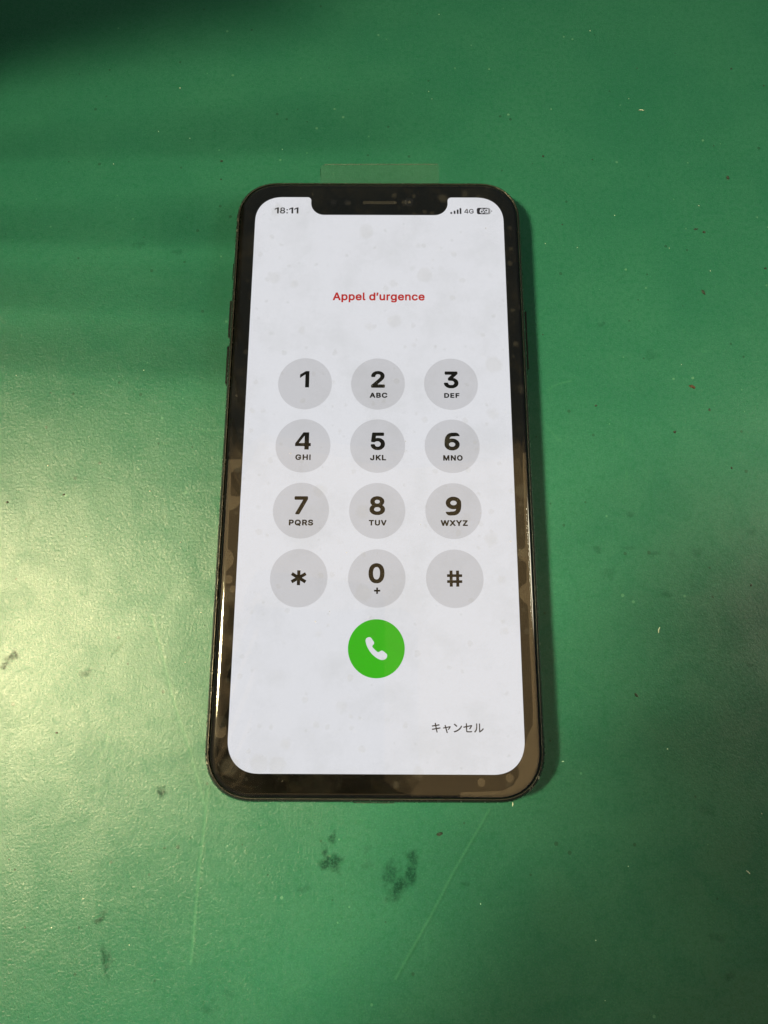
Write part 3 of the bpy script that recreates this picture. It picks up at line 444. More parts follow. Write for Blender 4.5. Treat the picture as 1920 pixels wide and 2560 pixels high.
GL = {"0":[[176,-32,235,-34,260,-28,282,-21,302,-11,324,5,351,33,360,44,371,60,386,90,401,135,411,195,411,223,414,233,414,275,411,285,411,313,409,320,409,333,403,363,396,390,386,418,371,448,354,473,320,506,308,516,285,528,255,538,238,541,222,544,192,544,185,541,170,541,135,531,102,513,88,501,67,481,44,450,27,415,9,358,1,303,1,208,4,198,4,183,14,130,35,75,54,43,69,25,99,-2,120,-15,138,-23,162,-31],[202,77,188,79,165,91,154,103,147,113,134,138,121,188,121,200,119,208,119,233,116,240,116,268,119,278,119,303,126,345,132,365,144,393,156,410,172,423,195,431,210,431,230,428,246,420,260,406,276,380,283,360,294,310,294,293,296,283,296,225,291,183,286,158,278,135,268,115,256,98,242,87,225,79]],"1":[[173,0,292,-1,297,0,299,3,299,560,297,563,292,564,182,563,78,494,35,468,4,448,0,443,-1,330,0,327,3,327,160,438,167,443,170,442,171,435,171,5]],"2":[[24,-27,32,-29,355,-29,368,-24,378,-13,381,-5,381,58,378,68,365,80,352,84,179,85,181,90,230,139,236,148,296,210,336,260,348,280,361,305,371,343,371,358,374,365,371,403,361,438,351,458,335,479,311,503,275,526,240,538,202,544,175,544,167,541,153,541,130,536,102,526,78,511,53,489,32,465,14,433,7,410,1,373,2,358,5,349,15,339,27,334,93,334,103,338,115,350,119,360,119,373,122,388,132,408,145,421,160,428,172,431,202,431,227,423,238,416,246,408,253,395,256,380,256,360,251,340,243,325,225,299,199,268,91,155,49,108,14,73,5,60,1,50,1,-2,6,-15,17,-25]],"3":[[169,-32,232,-34,272,-26,305,-13,331,3,351,20,375,47,391,73,401,103,404,118,404,173,393,210,383,230,374,245,336,283,320,293,295,306,267,315,267,318,279,333,351,413,380,448,384,460,383,513,380,521,370,531,358,536,53,536,42,533,35,526,30,520,26,510,26,450,30,440,34,435,42,427,53,424,211,423,211,420,199,405,117,313,114,303,114,248,119,235,129,225,138,222,178,221,185,219,212,219,225,216,248,208,268,195,281,173,286,150,286,138,283,123,275,107,265,96,255,89,238,82,222,79,182,79,167,82,155,87,140,96,127,113,118,143,106,155,97,158,25,158,17,155,6,145,1,133,1,115,4,100,9,83,19,60,31,43,66,8,85,-6,118,-21,153,-31]],"4":[[250,0,360,-1,368,0,369,105,372,109,412,109,418,110,419,208,415,211,372,211,369,215,369,555,368,562,362,564,217,564,212,560,197,535,-1,198,-1,113,0,110,5,109,245,109,248,107,249,103,249,5],[102,212,100,215,112,235,245,446,248,447,249,440,249,220,248,213,242,211]],"5":[[156,-32,215,-34,235,-31,268,-21,292,-8,311,5,350,44,361,60,373,85,386,135,386,188,378,228,371,248,358,273,344,293,332,304,315,321,295,336,270,348,248,356,217,361,178,361,140,352,138,353,136,365,139,373,141,410,144,420,145,423,150,424,332,424,345,427,358,439,361,450,361,510,358,520,352,526,345,533,335,536,97,536,63,536,53,533,41,523,37,513,34,495,34,480,31,473,31,458,29,450,29,435,26,428,26,413,24,405,24,390,21,383,21,368,19,360,19,345,11,295,11,280,9,273,9,250,12,240,23,229,32,224,72,221,80,219,97,219,110,222,125,233,155,246,170,249,192,249,212,246,225,240,242,229,256,210,266,188,269,170,269,155,266,140,258,118,245,99,222,84,205,79,170,79,150,87,135,97,122,118,115,143,103,155,93,159,30,159,18,155,5,143,1,133,1,110,9,80,19,58,31,40,67,4,85,-8,110,-21,132,-28]],"6":[[174,3,235,1,270,9,290,17,315,29,342,49,369,75,383,95,401,133,409,165,409,215,401,248,383,285,369,305,342,331,331,340,315,351,290,363,270,371,235,379,178,379,145,371,140,372,139,378,149,403,159,418,174,433,185,438,202,444,222,444,232,446,268,446,277,449,298,447,300,453,305,454,408,454,410,455,411,460,411,480,408,490,401,505,379,535,362,548,345,558,322,566,300,569,192,564,165,558,143,551,112,536,93,521,69,498,47,465,34,440,19,398,6,333,4,290,1,283,0,210,1,165,7,140,12,125,32,88,41,75,70,46,95,29,120,17,140,9],[185,122,167,127,158,132,148,139,132,154,124,168,121,178,122,205,127,218,134,228,148,241,162,251,188,259,225,258,242,253,252,248,262,241,277,226,286,213,289,203,288,175,283,163,276,153,262,139,248,129,222,121]],"7":[[59,-27,132,-29,143,-25,156,-12,378,430,384,445,384,510,380,521,368,533,355,536,120,536,27,536,18,533,8,524,5,520,1,510,1,450,5,440,15,429,30,424,238,424,242,423,243,420,39,15,36,0,40,-12,50,-24]],"8":[[166,-32,232,-34,250,-31,265,-28,295,-18,325,-3,345,11,369,35,381,50,396,80,404,110,404,160,393,198,383,218,372,233,338,270,366,303,373,318,384,353,386,370,386,390,384,398,384,410,376,438,366,458,352,476,326,503,300,521,290,526,262,536,238,541,225,541,217,544,192,544,165,541,120,528,100,518,82,506,47,470,37,455,27,433,19,398,19,363,22,345,29,323,42,298,64,273,65,268,31,233,19,215,4,175,1,160,1,110,9,80,19,58,34,38,60,11,72,3,88,-8,110,-18,140,-28],[190,77,158,84,139,95,129,105,122,120,119,133,119,145,127,170,134,180,145,191,158,198,180,206,202,209,212,206,222,206,235,203,255,193,269,183,276,173,283,155,285,140,284,125,278,110,271,100,252,87,240,82,212,76],[198,317,172,322,151,335,139,355,136,370,136,383,139,395,147,410,155,418,167,426,182,431,208,431,217,431,230,428,252,416,263,400,268,375,266,358,252,335,240,327,222,319,205,316]],"9":[[104,-2,135,-4,145,-1,182,-1,190,1,217,1,245,7,268,14,298,29,318,44,342,69,363,100,376,125,391,168,399,203,406,255,406,275,409,283,409,400,398,440,386,465,369,490,337,521,315,536,277,553,232,564,175,564,140,556,120,548,95,536,69,518,41,490,27,470,9,433,1,400,0,375,1,350,4,338,14,305,27,280,41,260,69,233,95,214,132,197,175,186,232,186,265,194,270,193,271,190,266,173,251,148,235,132,210,122,188,121,180,119,143,119,132,116,120,116,110,122,109,113,105,109,5,109,0,107,-1,85,2,75,9,60,29,33,47,18,65,7,88,-1],[185,307,167,312,158,317,148,324,132,339,124,353,121,363,122,390,127,403,134,413,148,426,162,436,188,444,225,443,242,438,252,433,262,426,277,411,286,398,289,388,288,360,283,348,276,338,262,324,248,314,222,306]],"ABC":[[1286,-39,1388,-41,1412,-37,1448,-24,1496,4,1553,65,1581,129,1582,165,1574,181,1556,194,1476,195,1452,179,1441,149,1426,125,1392,100,1364,91,1324,91,1280,108,1260,123,1243,145,1231,169,1219,213,1215,265,1223,317,1235,349,1260,386,1288,406,1332,419,1356,419,1388,410,1422,389,1437,369,1447,337,1460,319,1476,311,1560,312,1581,329,1586,341,1585,361,1565,421,1532,471,1508,495,1476,518,1436,538,1408,546,1384,551,1304,551,1276,546,1232,530,1191,505,1156,475,1119,425,1107,401,1087,337,1078,269,1083,189,1099,125,1140,52,1180,11,1236,-24],[7,-35,92,-37,108,-29,117,-19,129,9,155,89,164,105,172,107,312,107,329,73,355,-3,375,-31,388,-37,464,-37,484,-29,497,-11,497,17,389,313,317,509,304,531,280,543,192,543,176,535,163,517,-17,21,-17,-11,-8,-25],[599,-35,828,-37,860,-33,920,-12,948,7,973,33,993,69,1002,101,1002,177,981,229,946,269,973,309,982,341,981,417,969,449,951,477,928,503,900,522,840,543,604,543,591,537,579,525,574,509,574,-3,580,-20],[716,91,710,101,713,193,800,195,824,190,844,180,857,169,866,149,865,125,848,104,820,95,784,91],[212,236,211,249,236,317,241,317,248,299,268,237],[716,323,710,333,713,413,800,415,832,404,845,389,849,373,845,357,832,336,800,323]],"DEF":[[46,-36,220,-38,276,-34,316,-25,364,-5,397,16,452,75,477,124,490,164,498,216,498,296,493,332,477,388,449,440,412,482,376,509,352,521,288,542,248,546,52,546,28,529,22,512,22,-4,28,-21],[622,-36,952,-38,968,-30,981,-12,981,68,972,82,956,93,744,94,734,100,736,192,932,194,948,202,962,224,962,292,957,304,945,316,932,322,740,322,734,328,734,340,734,408,740,414,952,414,968,422,981,440,981,520,972,534,956,545,632,546,616,541,604,529,598,512,598,-4,604,-21],[1110,-36,1192,-38,1205,-32,1217,-20,1222,-4,1224,184,1412,186,1428,194,1441,212,1441,288,1430,304,1416,313,1224,316,1224,412,1400,414,1440,415,1454,424,1465,440,1465,520,1454,536,1440,545,1116,546,1103,540,1091,528,1086,512,1086,-4,1092,-21],[168,94,162,104,164,412,248,414,280,405,322,380,349,336,362,284,362,228,341,156,312,122,276,103,236,94]],"GHI":[[210,-36,312,-38,364,-25,396,-9,442,28,477,72,497,116,506,160,506,264,488,285,268,286,256,278,246,264,248,183,268,166,364,166,368,160,365,148,350,124,332,107,308,95,276,86,232,91,204,103,186,116,159,148,139,196,130,252,134,288,147,336,172,381,196,401,236,418,276,422,296,417,328,401,348,381,371,336,388,319,480,318,494,328,502,340,502,368,493,400,473,440,458,460,400,513,336,541,308,546,212,546,172,537,123,512,60,453,23,388,6,320,6,188,19,132,51,68,100,14,132,-9,164,-25],[1200,-36,1304,-38,1314,-32,1312,540,1208,542,1198,536],[639,-32,732,-34,753,-16,754,188,756,196,764,198,956,196,959,-16,975,-32,984,-34,1064,-34,1082,-20,1086,-8,1086,516,1085,524,1076,534,1064,542,980,542,959,524,958,332,956,324,948,322,756,324,753,524,737,540,728,542,644,542,626,528,622,516,622,-8,624,-17]],"JKL":[[135,-39,229,-41,261,-32,293,-16,323,9,346,37,362,69,371,101,370,517,357,535,341,543,265,543,252,537,235,513,235,421,235,141,230,117,221,100,189,87,173,88,149,99,135,129,134,181,123,197,109,206,21,206,3,193,-5,177,-1,97,12,57,28,29,77,-16,109,-32],[515,-35,597,-37,610,-31,622,-19,627,-3,627,149,657,182,665,178,789,4,820,-31,833,-37,921,-37,943,-23,951,-7,946,21,760,285,877,415,915,453,946,493,947,513,942,525,921,542,825,543,809,538,633,352,627,357,627,509,621,527,609,538,593,543,521,543,499,529,491,509,491,-3,497,-20],[1051,-35,1369,-37,1385,-29,1398,-11,1398,65,1387,81,1373,90,1165,93,1163,329,1163,509,1157,527,1133,543,1057,543,1041,535,1028,517,1027,-3,1033,-20]],"MNO":[[1502,-39,1604,-41,1628,-37,1672,-20,1713,5,1758,49,1785,89,1809,149,1818,189,1822,249,1818,321,1801,385,1777,433,1750,469,1704,510,1660,534,1612,547,1600,551,1528,551,1496,547,1456,534,1407,505,1354,453,1335,425,1311,373,1298,317,1294,253,1298,189,1315,125,1339,77,1362,45,1415,-3,1452,-24],[46,-35,128,-37,144,-29,157,-11,160,204,169,193,254,-19,268,-32,280,-37,348,-37,360,-32,373,-19,385,5,459,197,468,208,470,-3,475,-19,487,-31,500,-37,572,-37,588,-29,597,-19,602,-3,602,421,602,513,585,537,572,543,552,543,468,543,455,537,435,509,316,203,307,213,193,509,182,529,172,538,156,543,52,543,36,535,27,525,22,509,22,-3,28,-20],[746,-35,828,-37,844,-29,857,-11,860,276,868,270,885,245,1047,-11,1064,-29,1080,-37,1168,-37,1192,-20,1198,-3,1198,509,1192,527,1174,541,1092,543,1076,535,1063,517,1060,231,1043,249,860,535,844,543,752,543,728,527,722,509,722,-3,728,-20],[1536,92,1520,96,1484,116,1459,145,1435,209,1430,261,1438,313,1447,341,1476,385,1504,406,1528,414,1548,419,1576,416,1592,414,1620,402,1640,387,1657,365,1669,341,1682,297,1686,237,1677,189,1665,157,1634,117,1596,96,1576,91]],"PQRS":[[902,-84,988,-86,1004,-78,1017,-60,1017,-36,975,24,972,36,1017,108,1038,172,1042,200,1042,308,1033,356,1017,400,988,450,948,494,916,517,876,537,828,550,736,550,708,543,640,513,618,496,579,456,551,412,535,376,522,324,518,272,518,216,535,132,551,96,580,51,640,-5,688,-29,736,-42,824,-42,856,-35,886,-72],[1822,-44,1888,-46,1920,-42,1956,-33,1996,-13,2036,22,2061,52,2082,116,2082,164,2077,188,2056,230,2020,266,1992,285,1948,305,1828,339,1804,351,1791,364,1791,388,1803,404,1832,417,1868,422,1904,413,1924,402,1943,360,1964,343,2044,342,2057,348,2069,360,2074,372,2074,392,2069,420,2049,464,2032,486,1996,517,1948,541,1912,550,1884,550,1816,550,1780,541,1736,521,1680,470,1659,428,1654,408,1655,332,1675,288,1696,262,1732,235,1772,215,1920,169,1936,158,1945,144,1937,116,1924,103,1876,86,1848,86,1812,95,1792,108,1783,120,1773,156,1752,173,1668,174,1655,168,1643,156,1638,128,1643,96,1651,72,1674,32,1708,-2,1732,-17,1780,-37],[46,-36,132,-38,145,-32,157,-20,162,-4,164,148,280,150,328,163,380,194,417,236,433,268,442,300,446,348,442,396,421,452,378,500,356,517,324,533,256,546,52,546,39,540,27,528,22,512,22,-4,28,-21],[1166,-36,1248,-38,1261,-32,1273,-20,1278,-4,1278,156,1288,162,1336,162,1344,157,1427,0,1452,-33,1464,-38,1548,-38,1568,-30,1581,-12,1581,12,1486,188,1532,239,1553,280,1562,316,1562,392,1557,412,1545,444,1524,478,1484,513,1432,537,1376,546,1176,546,1156,538,1147,528,1142,512,1142,-4,1148,-21],[748,95,720,107,700,122,675,156,667,176,658,208,654,252,658,300,667,332,675,352,704,390,728,405,760,417,796,418,816,413,844,401,860,389,893,340,906,292,910,252,906,216,893,168,884,153,880,153,852,186,836,194,756,194,744,189,727,168,726,152,735,128,757,100,756,95],[168,279,162,288,164,412,252,414,272,409,286,400,297,388,306,364,306,332,292,299,276,287,240,278],[1284,291,1278,300,1280,412,1372,414,1392,409,1407,400,1417,388,1426,360,1421,324,1408,306,1384,295,1356,290]],"TUV":[[718,-40,832,-42,876,-29,916,-9,972,42,1005,108,1014,172,1013,520,1000,538,984,546,904,546,880,529,874,512,874,164,861,128,830,100,800,90,752,91,720,103,704,116,687,144,678,184,678,512,673,528,660,541,644,546,572,546,548,529,542,512,542,152,551,104,580,46,624,2,688,-33],[182,-32,264,-34,280,-26,293,-8,296,412,424,414,442,424,454,444,454,516,448,529,436,541,420,546,268,546,24,546,6,536,-6,516,-6,444,0,430,12,419,28,414,152,413,157,408,158,-4,166,-20],[1298,-32,1392,-34,1405,-28,1417,-16,1605,496,1606,516,1601,528,1580,545,1496,546,1484,541,1470,528,1451,484,1362,224,1352,194,1348,189,1343,192,1222,528,1208,541,1196,546,1116,546,1100,538,1087,520,1086,500,1095,472,1263,16,1276,-14]],"WXYZ":[[143,-36,236,-38,250,-32,261,-20,269,-4,339,256,344,261,424,-21,448,-38,536,-38,552,-30,569,-4,697,464,706,516,696,534,676,546,596,546,574,532,563,508,504,278,497,248,492,240,488,244,417,516,396,541,384,546,300,546,287,540,275,528,255,468,201,256,196,240,192,239,121,512,113,528,102,540,88,546,12,546,-4,538,-17,516,-17,488,-13,468,115,0,124,-21],[763,-36,848,-38,866,-32,896,3,992,139,1000,133,1092,-1,1120,-33,1132,-38,1216,-38,1238,-24,1246,-8,1246,12,1241,24,1119,200,1080,264,1229,480,1237,496,1238,516,1226,536,1204,546,1124,546,1112,541,1092,521,996,384,987,388,893,528,880,541,868,546,780,546,758,532,751,520,750,504,759,480,909,260,743,20,739,8,739,-12,748,-26],[1491,-36,1576,-38,1590,-32,1601,-20,1606,-4,1608,200,1790,496,1790,516,1785,528,1764,545,1680,546,1664,541,1643,520,1556,377,1540,351,1532,351,1429,520,1408,541,1396,546,1312,546,1294,536,1283,516,1283,496,1287,484,1465,200,1467,-8,1474,-24],[1871,-36,2244,-38,2260,-33,2273,-20,2278,-8,2278,64,2272,77,2260,89,2244,94,2044,94,2038,100,2269,440,2274,452,2274,516,2266,532,2250,544,1880,546,1864,541,1851,528,1847,516,1847,444,1852,431,1864,419,1880,414,2086,412,1851,64,1847,52,1847,-8,1854,-24]],"appel":[[3706,-171,3808,-172,3856,-159,3896,-136,3924,-108,3941,-79,3950,-47,3949,385,3942,397,3928,403,3864,402,3855,397,3844,383,3804,402,3784,407,3716,407,3676,394,3647,377,3610,341,3591,309,3575,273,3567,233,3567,149,3579,97,3595,65,3618,33,3648,8,3680,-7,3732,-20,3768,-20,3796,-15,3836,2,3842,-3,3841,-23,3830,-47,3816,-60,3780,-72,3744,-72,3724,-67,3707,-59,3676,-25,3660,-17,3632,-25,3588,-53,3583,-67,3583,-79,3600,-108,3620,-129,3660,-155],[543,-167,616,-168,633,-159,638,-147,640,-9,680,-27,704,-32,760,-31,792,-23,824,-8,854,17,877,45,897,85,910,129,914,221,897,293,873,337,854,357,820,386,764,407,692,407,636,383,626,397,612,403,548,403,531,393,526,377,526,-143,531,-159],[991,-167,1060,-168,1077,-159,1082,-147,1084,-9,1124,-27,1148,-32,1200,-32,1224,-27,1284,4,1310,29,1329,57,1354,125,1358,157,1358,225,1341,293,1317,337,1298,357,1264,386,1208,407,1140,407,1120,402,1080,383,1070,397,1056,403,996,403,979,393,974,377,974,-143,979,-159],[1566,-31,1624,-33,1652,-28,1712,-4,1740,19,1761,45,1777,81,1777,97,1772,107,1760,114,1712,127,1692,127,1676,119,1658,93,1640,80,1616,72,1584,72,1556,81,1536,95,1519,121,1516,141,1764,145,1776,152,1782,165,1779,249,1765,301,1742,341,1696,382,1648,402,1628,407,1576,407,1536,402,1480,374,1440,335,1415,289,1399,221,1399,153,1415,85,1444,36,1475,5,1520,-19],[2394,-31,2452,-32,2484,-23,2516,-7,2528,-19,2540,-24,2604,-24,2618,-19,2625,-7,2626,509,2620,523,2608,530,2536,531,2523,525,2515,513,2514,485,2512,388,2460,407,2396,407,2360,398,2336,387,2312,371,2283,341,2251,281,2243,249,2238,209,2243,129,2255,85,2271,53,2290,25,2312,4,2352,-19],[4178,-31,4236,-33,4264,-28,4324,-4,4350,17,4373,45,4389,81,4389,97,4384,107,4372,114,4324,127,4304,127,4288,119,4274,97,4252,80,4228,72,4196,72,4168,81,4148,95,4131,121,4128,141,4376,145,4388,152,4394,165,4392,251,4381,293,4354,341,4308,382,4260,402,4240,407,4184,407,4148,402,4092,374,4056,339,4031,297,4015,245,4010,161,4019,109,4047,49,4080,12,4132,-19],[5026,-31,5084,-33,5108,-28,5148,-15,5176,0,5217,41,5237,81,5242,105,5236,119,5224,126,5176,139,5156,139,5139,129,5116,92,5092,77,5076,72,5048,72,5016,84,4992,113,4975,173,4975,201,4991,261,5012,287,5028,298,5060,305,5080,303,5110,289,5125,273,5139,245,5164,239,5228,257,5237,269,5237,293,5225,321,5192,363,5172,378,5120,402,5096,407,5028,407,4992,398,4952,378,4932,363,4891,309,4875,273,4867,237,4867,141,4875,101,4903,45,4944,4,4984,-19],[5446,-31,5512,-32,5552,-23,5592,-4,5622,21,5645,49,5657,77,5657,97,5650,109,5632,118,5592,127,5572,127,5559,121,5524,80,5500,72,5464,72,5432,84,5412,103,5399,125,5397,141,5648,145,5660,152,5666,165,5662,249,5645,305,5614,353,5584,378,5532,402,5496,407,5440,407,5420,402,5380,386,5352,367,5328,343,5295,285,5283,237,5278,181,5287,113,5311,57,5344,16,5392,-15],[2990,-27,3056,-28,3088,-19,3120,-5,3131,-19,3140,-23,3204,-24,3218,-19,3225,-7,3225,385,3218,397,3204,403,3140,403,3124,395,3118,377,3118,141,3104,104,3084,84,3056,75,3028,77,3011,85,2996,100,2987,121,2983,153,2981,385,2974,397,2960,403,2896,403,2880,395,2874,377,2874,117,2883,69,2903,29,2932,0,2956,-15],[11,-23,84,-25,102,-19,117,13,152,113,164,119,324,117,367,1,379,-19,392,-24,412,-25,464,-24,478,-19,485,-7,485,13,381,297,296,523,276,531,196,531,183,525,175,513,-5,17,-5,-7],[1910,-23,1992,-23,2006,-15,2014,1,2014,25,2000,71,1984,79,1956,77,1951,85,1950,505,1944,523,1928,531,1864,531,1848,523,1843,509,1843,53,1862,9,1884,-12],[3323,-23,3392,-24,3406,-19,3413,-7,3415,249,3426,273,3452,294,3484,301,3520,300,3537,309,3542,321,3541,389,3532,402,3512,407,3460,407,3412,388,3388,403,3328,403,3315,397,3307,385,3306,1,3311,-15],[4471,-23,4540,-24,4554,-19,4561,-7,4563,237,4575,273,4604,298,4640,303,4664,298,4677,289,4693,261,4698,225,4699,-3,4707,-19,4720,-24,4780,-25,4800,-16,4806,-3,4806,113,4806,265,4802,293,4785,337,4760,371,4716,398,4684,407,4620,407,4600,402,4564,385,4536,403,4472,402,4459,393,4454,377,4454,1,4459,-15],[704,73,668,92,647,125,639,157,639,221,655,269,676,291,700,303,736,303,764,291,781,273,793,249,802,213,802,161,789,117,760,84,732,72],[1148,73,1115,89,1091,125,1083,161,1083,217,1096,261,1120,291,1144,303,1180,303,1206,293,1233,261,1246,217,1246,161,1229,109,1204,84,1176,72],[2420,73,2392,84,2372,104,2363,121,2351,165,2351,213,2359,249,2384,287,2412,302,2448,303,2484,286,2497,269,2513,225,2518,185,2509,137,2490,97,2460,77,2444,72],[3744,85,3715,97,3691,125,3679,161,3676,189,3679,221,3695,269,3716,291,3744,303,3772,303,3784,302,3802,293,3829,261,3842,221,3842,165,3825,117,3804,96,3772,84],[196,224,192,229,236,360,242,357,251,329,285,233,284,226],[1520,244,1516,247,1518,253,1536,281,1568,302,1596,306,1628,298,1642,289,1665,253,1660,244],[4132,244,4130,253,4136,267,4172,298,4208,306,4240,298,4256,287,4277,253,4272,244],[5404,244,5399,249,5407,269,5440,298,5476,307,5500,302,5522,289,5541,265,5547,249,5544,244],[2699,301,2756,301,2768,308,2777,321,2818,501,2813,521,2802,529,2724,531,2708,523,2699,509,2682,337,2683,317]],"cancel":[[518,-32,533,-33,549,-29,555,-20,521,96,517,124,585,138,596,136,593,127,552,76,557,68,585,64,625,111,655,160,654,172,641,181,613,178,509,158,504,160,489,214,481,218,461,214,452,204,465,152,457,147,401,136,401,124,409,104,465,114,477,112],[186,-16,209,-17,223,-8,204,80,206,88,297,103,313,107,319,112,315,136,309,142,197,127,192,140,186,184,281,200,287,208,286,220,281,236,273,238,197,223,177,223,167,276,157,281,133,277,129,272,137,216,121,211,41,202,35,192,40,168,45,163,137,178,145,176,156,120,145,115,45,101,37,96,36,80,41,65,49,63,161,81,167,72],[1444,-12,1457,-9,1494,32,1510,64,1519,96,1527,168,1527,260,1521,266,1501,266,1493,266,1488,260,1491,176,1482,104,1458,52,1421,12,1421,4],[764,-8,781,-9,849,12,897,36,961,83,1001,127,1026,168,1026,176,1013,201,1001,200,959,140,901,88,837,52,750,24,749,12],[1195,-8,1301,-9,1345,-3,1351,24,1345,34,1293,27,1213,27,1197,35,1191,48,1194,152,1293,174,1303,172,1289,147,1253,104,1253,96,1281,83,1293,91,1313,115,1341,158,1363,200,1349,217,1329,218,1197,191,1192,196,1189,272,1153,272,1153,185,1077,169,1069,164,1068,152,1072,136,1077,131,1153,144,1157,16,1173,0],[1592,-8,1609,-8,1665,24,1685,39,1738,92,1738,100,1717,126,1677,83,1629,48,1620,48,1619,80,1619,260,1613,266,1601,266,1585,266,1580,260,1583,240,1583,32,1580,8],[840,160,853,163,869,179,870,188,849,210,789,257,769,254,757,240,757,232]],"18:11":[[522,-16,608,-18,656,-5,680,7,729,52,745,80,754,116,754,152,745,192,718,236,682,268,709,296,729,336,734,356,734,400,725,436,708,465,677,496,640,517,614,524,528,526,492,517,468,505,423,464,407,436,398,404,398,356,407,324,424,295,451,268,414,236,391,200,382,172,383,96,403,52,436,18,476,-5],[878,-16,904,-18,920,-13,938,0,949,16,949,64,928,90,912,98,872,97,854,84,839,64,839,16,856,-6],[176,-12,288,-14,298,-8,298,528,288,534,188,533,80,467,-1,416,-1,308,8,307,156,405,172,411],[1204,-12,1316,-14,1326,-8,1326,528,1316,534,1216,533,1108,467,1027,416,1027,308,1036,307,1184,405,1200,411],[1580,-12,1692,-14,1702,-8,1702,528,1692,534,1592,533,1484,467,1403,416,1403,308,1412,307,1560,405,1576,411],[544,63,508,75,484,95,470,124,471,160,490,192,520,213,548,222,590,220,620,209,648,185,662,156,665,136,661,120,646,92,616,71,584,62],[874,260,912,259,932,270,949,292,949,340,928,366,914,372,880,374,864,369,839,340,839,292,856,270],[552,303,520,315,498,336,487,360,486,384,499,416,516,433,548,446,580,446,616,433,630,420,645,392,646,364,637,340,612,315,576,302]],"4G":[[670,-16,748,-18,808,-1,849,24,884,58,901,80,925,136,930,164,930,252,926,260,916,266,724,265,714,252,714,200,718,192,728,186,840,184,842,172,829,132,800,94,752,70,688,66,656,75,632,87,602,112,579,148,563,196,558,240,558,288,575,352,598,392,632,422,652,433,684,442,732,442,764,433,793,416,810,400,836,351,852,338,916,339,925,348,926,364,917,392,893,436,844,486,804,509,748,526,668,526,620,513,588,497,552,470,519,432,491,380,479,344,470,292,470,216,479,164,491,128,524,71,568,26,612,-1],[252,-12,336,-12,340,92,416,96,418,160,412,166,344,166,338,172,336,532,220,534,212,529,196,503,-1,180,-2,100,8,94,244,94,250,88],[104,167,102,172,107,184,231,396,248,418,248,168]],"69":[[586,0,616,-2,660,2,704,15,744,38,793,92,817,140,833,188,842,232,850,304,850,392,845,420,829,460,813,484,777,520,728,549,660,566,604,562,552,545,504,514,471,476,455,448,443,412,442,348,451,312,480,262,512,230,540,211,592,191,616,186,676,186,736,205,742,200,729,164,704,123,680,103,660,95,640,90,572,90,556,95,536,110,456,108,454,88,459,76,476,47,496,26,532,7],[162,4,240,2,276,11,312,27,340,46,370,76,401,132,410,172,410,192,401,248,372,301,337,336,296,361,240,378,168,378,112,360,108,364,135,428,176,465,204,474,284,474,297,468,308,456,324,454,388,454,397,460,393,488,362,532,336,549,304,562,272,566,208,566,152,553,100,522,59,476,31,420,14,364,2,288,2,164,7,140,27,96,56,58,100,27],[184,91,140,107,114,128,95,160,90,200,95,220,111,248,140,273,188,290,224,289,276,269,302,244,318,208,318,172,305,140,276,111,252,99,220,90],[632,275,592,287,556,312,535,344,530,388,547,428,572,453,620,473,656,474,696,465,732,440,757,400,758,356,740,319,708,291,676,278]]}
def glyph(name): return [[(L[i], L[i + 1]) for i in range(0, len(L), 2)] for L in GL[name]]

display = plate('display', [outline], DISP - 0.005, M_white, phone, 0.02)
tag(display, 'lit white emergency call screen')
ZK, ZT = DISP + 0.016, DISP + 0.034
def circ(cx, cy, r, n=64): return [(cx + r * math.cos(2 * math.pi * i / n), cy + r * math.sin(2 * math.pi * i / n)) for i in range(n)]
BB = {'1': [-18.59, -16.37, 16.89, 20.98], '2': [-1.71, 1.57, 16.86, 21.05], '3': [15.53, 18.98, 16.77, 20.99], 'ABC': [-2.01, 2.15, 14.37, 15.65], 'DEF': [15.54, 19.16, 14.41, 15.59], '4': [-19.2, -15.56, 1.8, 5.92], '5': [-1.67, 1.64, 1.71, 5.93], '6': [15.43, 18.96, 1.69, 5.97], 'GHI': [-19.03, -15.51, -0.68, 0.64], 'JKL': [-1.8, 1.91, -0.71, 0.58], 'MNO': [15.07, 19.56, -0.73, 0.59], '7': [-18.9, -15.82, -13.29, -9.13], '8': [-1.82, 1.7, -13.38, -9.06], '9': [15.47, 19.0, -13.44, -9.12], 'PQRS': [-20.0, -14.5, -15.9, -14.47], 'TUV': [-1.94, 2.06, -15.76, -14.49], 'WXYZ': [14.28, 20.37, -15.78, -14.48], '0': [-1.9, 1.64, -28.55, -24.14],
      '18:11': [-26.41, -20.4, 62.9, 64.62], 'appel': [-11.24, 11.2, 38.70, 41.31], '4G': [21.41, 23.77, 63.0, 64.30], '69': [25.30, 27.45, 63.05, 64.37], 'cancel': [11.75, 22.69, -59.47, -57.45]}
keys = [('1', None), ('2', 'ABC'), ('3', 'DEF'), ('4', 'GHI'), ('5', 'JKL'), ('6', 'MNO'), ('7', 'PQRS'), ('8', 'TUV'), ('9', 'WXYZ'), ('*', None), ('0', '+'), ('#', None)]
KX = (-17.35, -0.07, 17.20); KY = (17.85, 2.74, -12.37, -27.43)
key0 = None
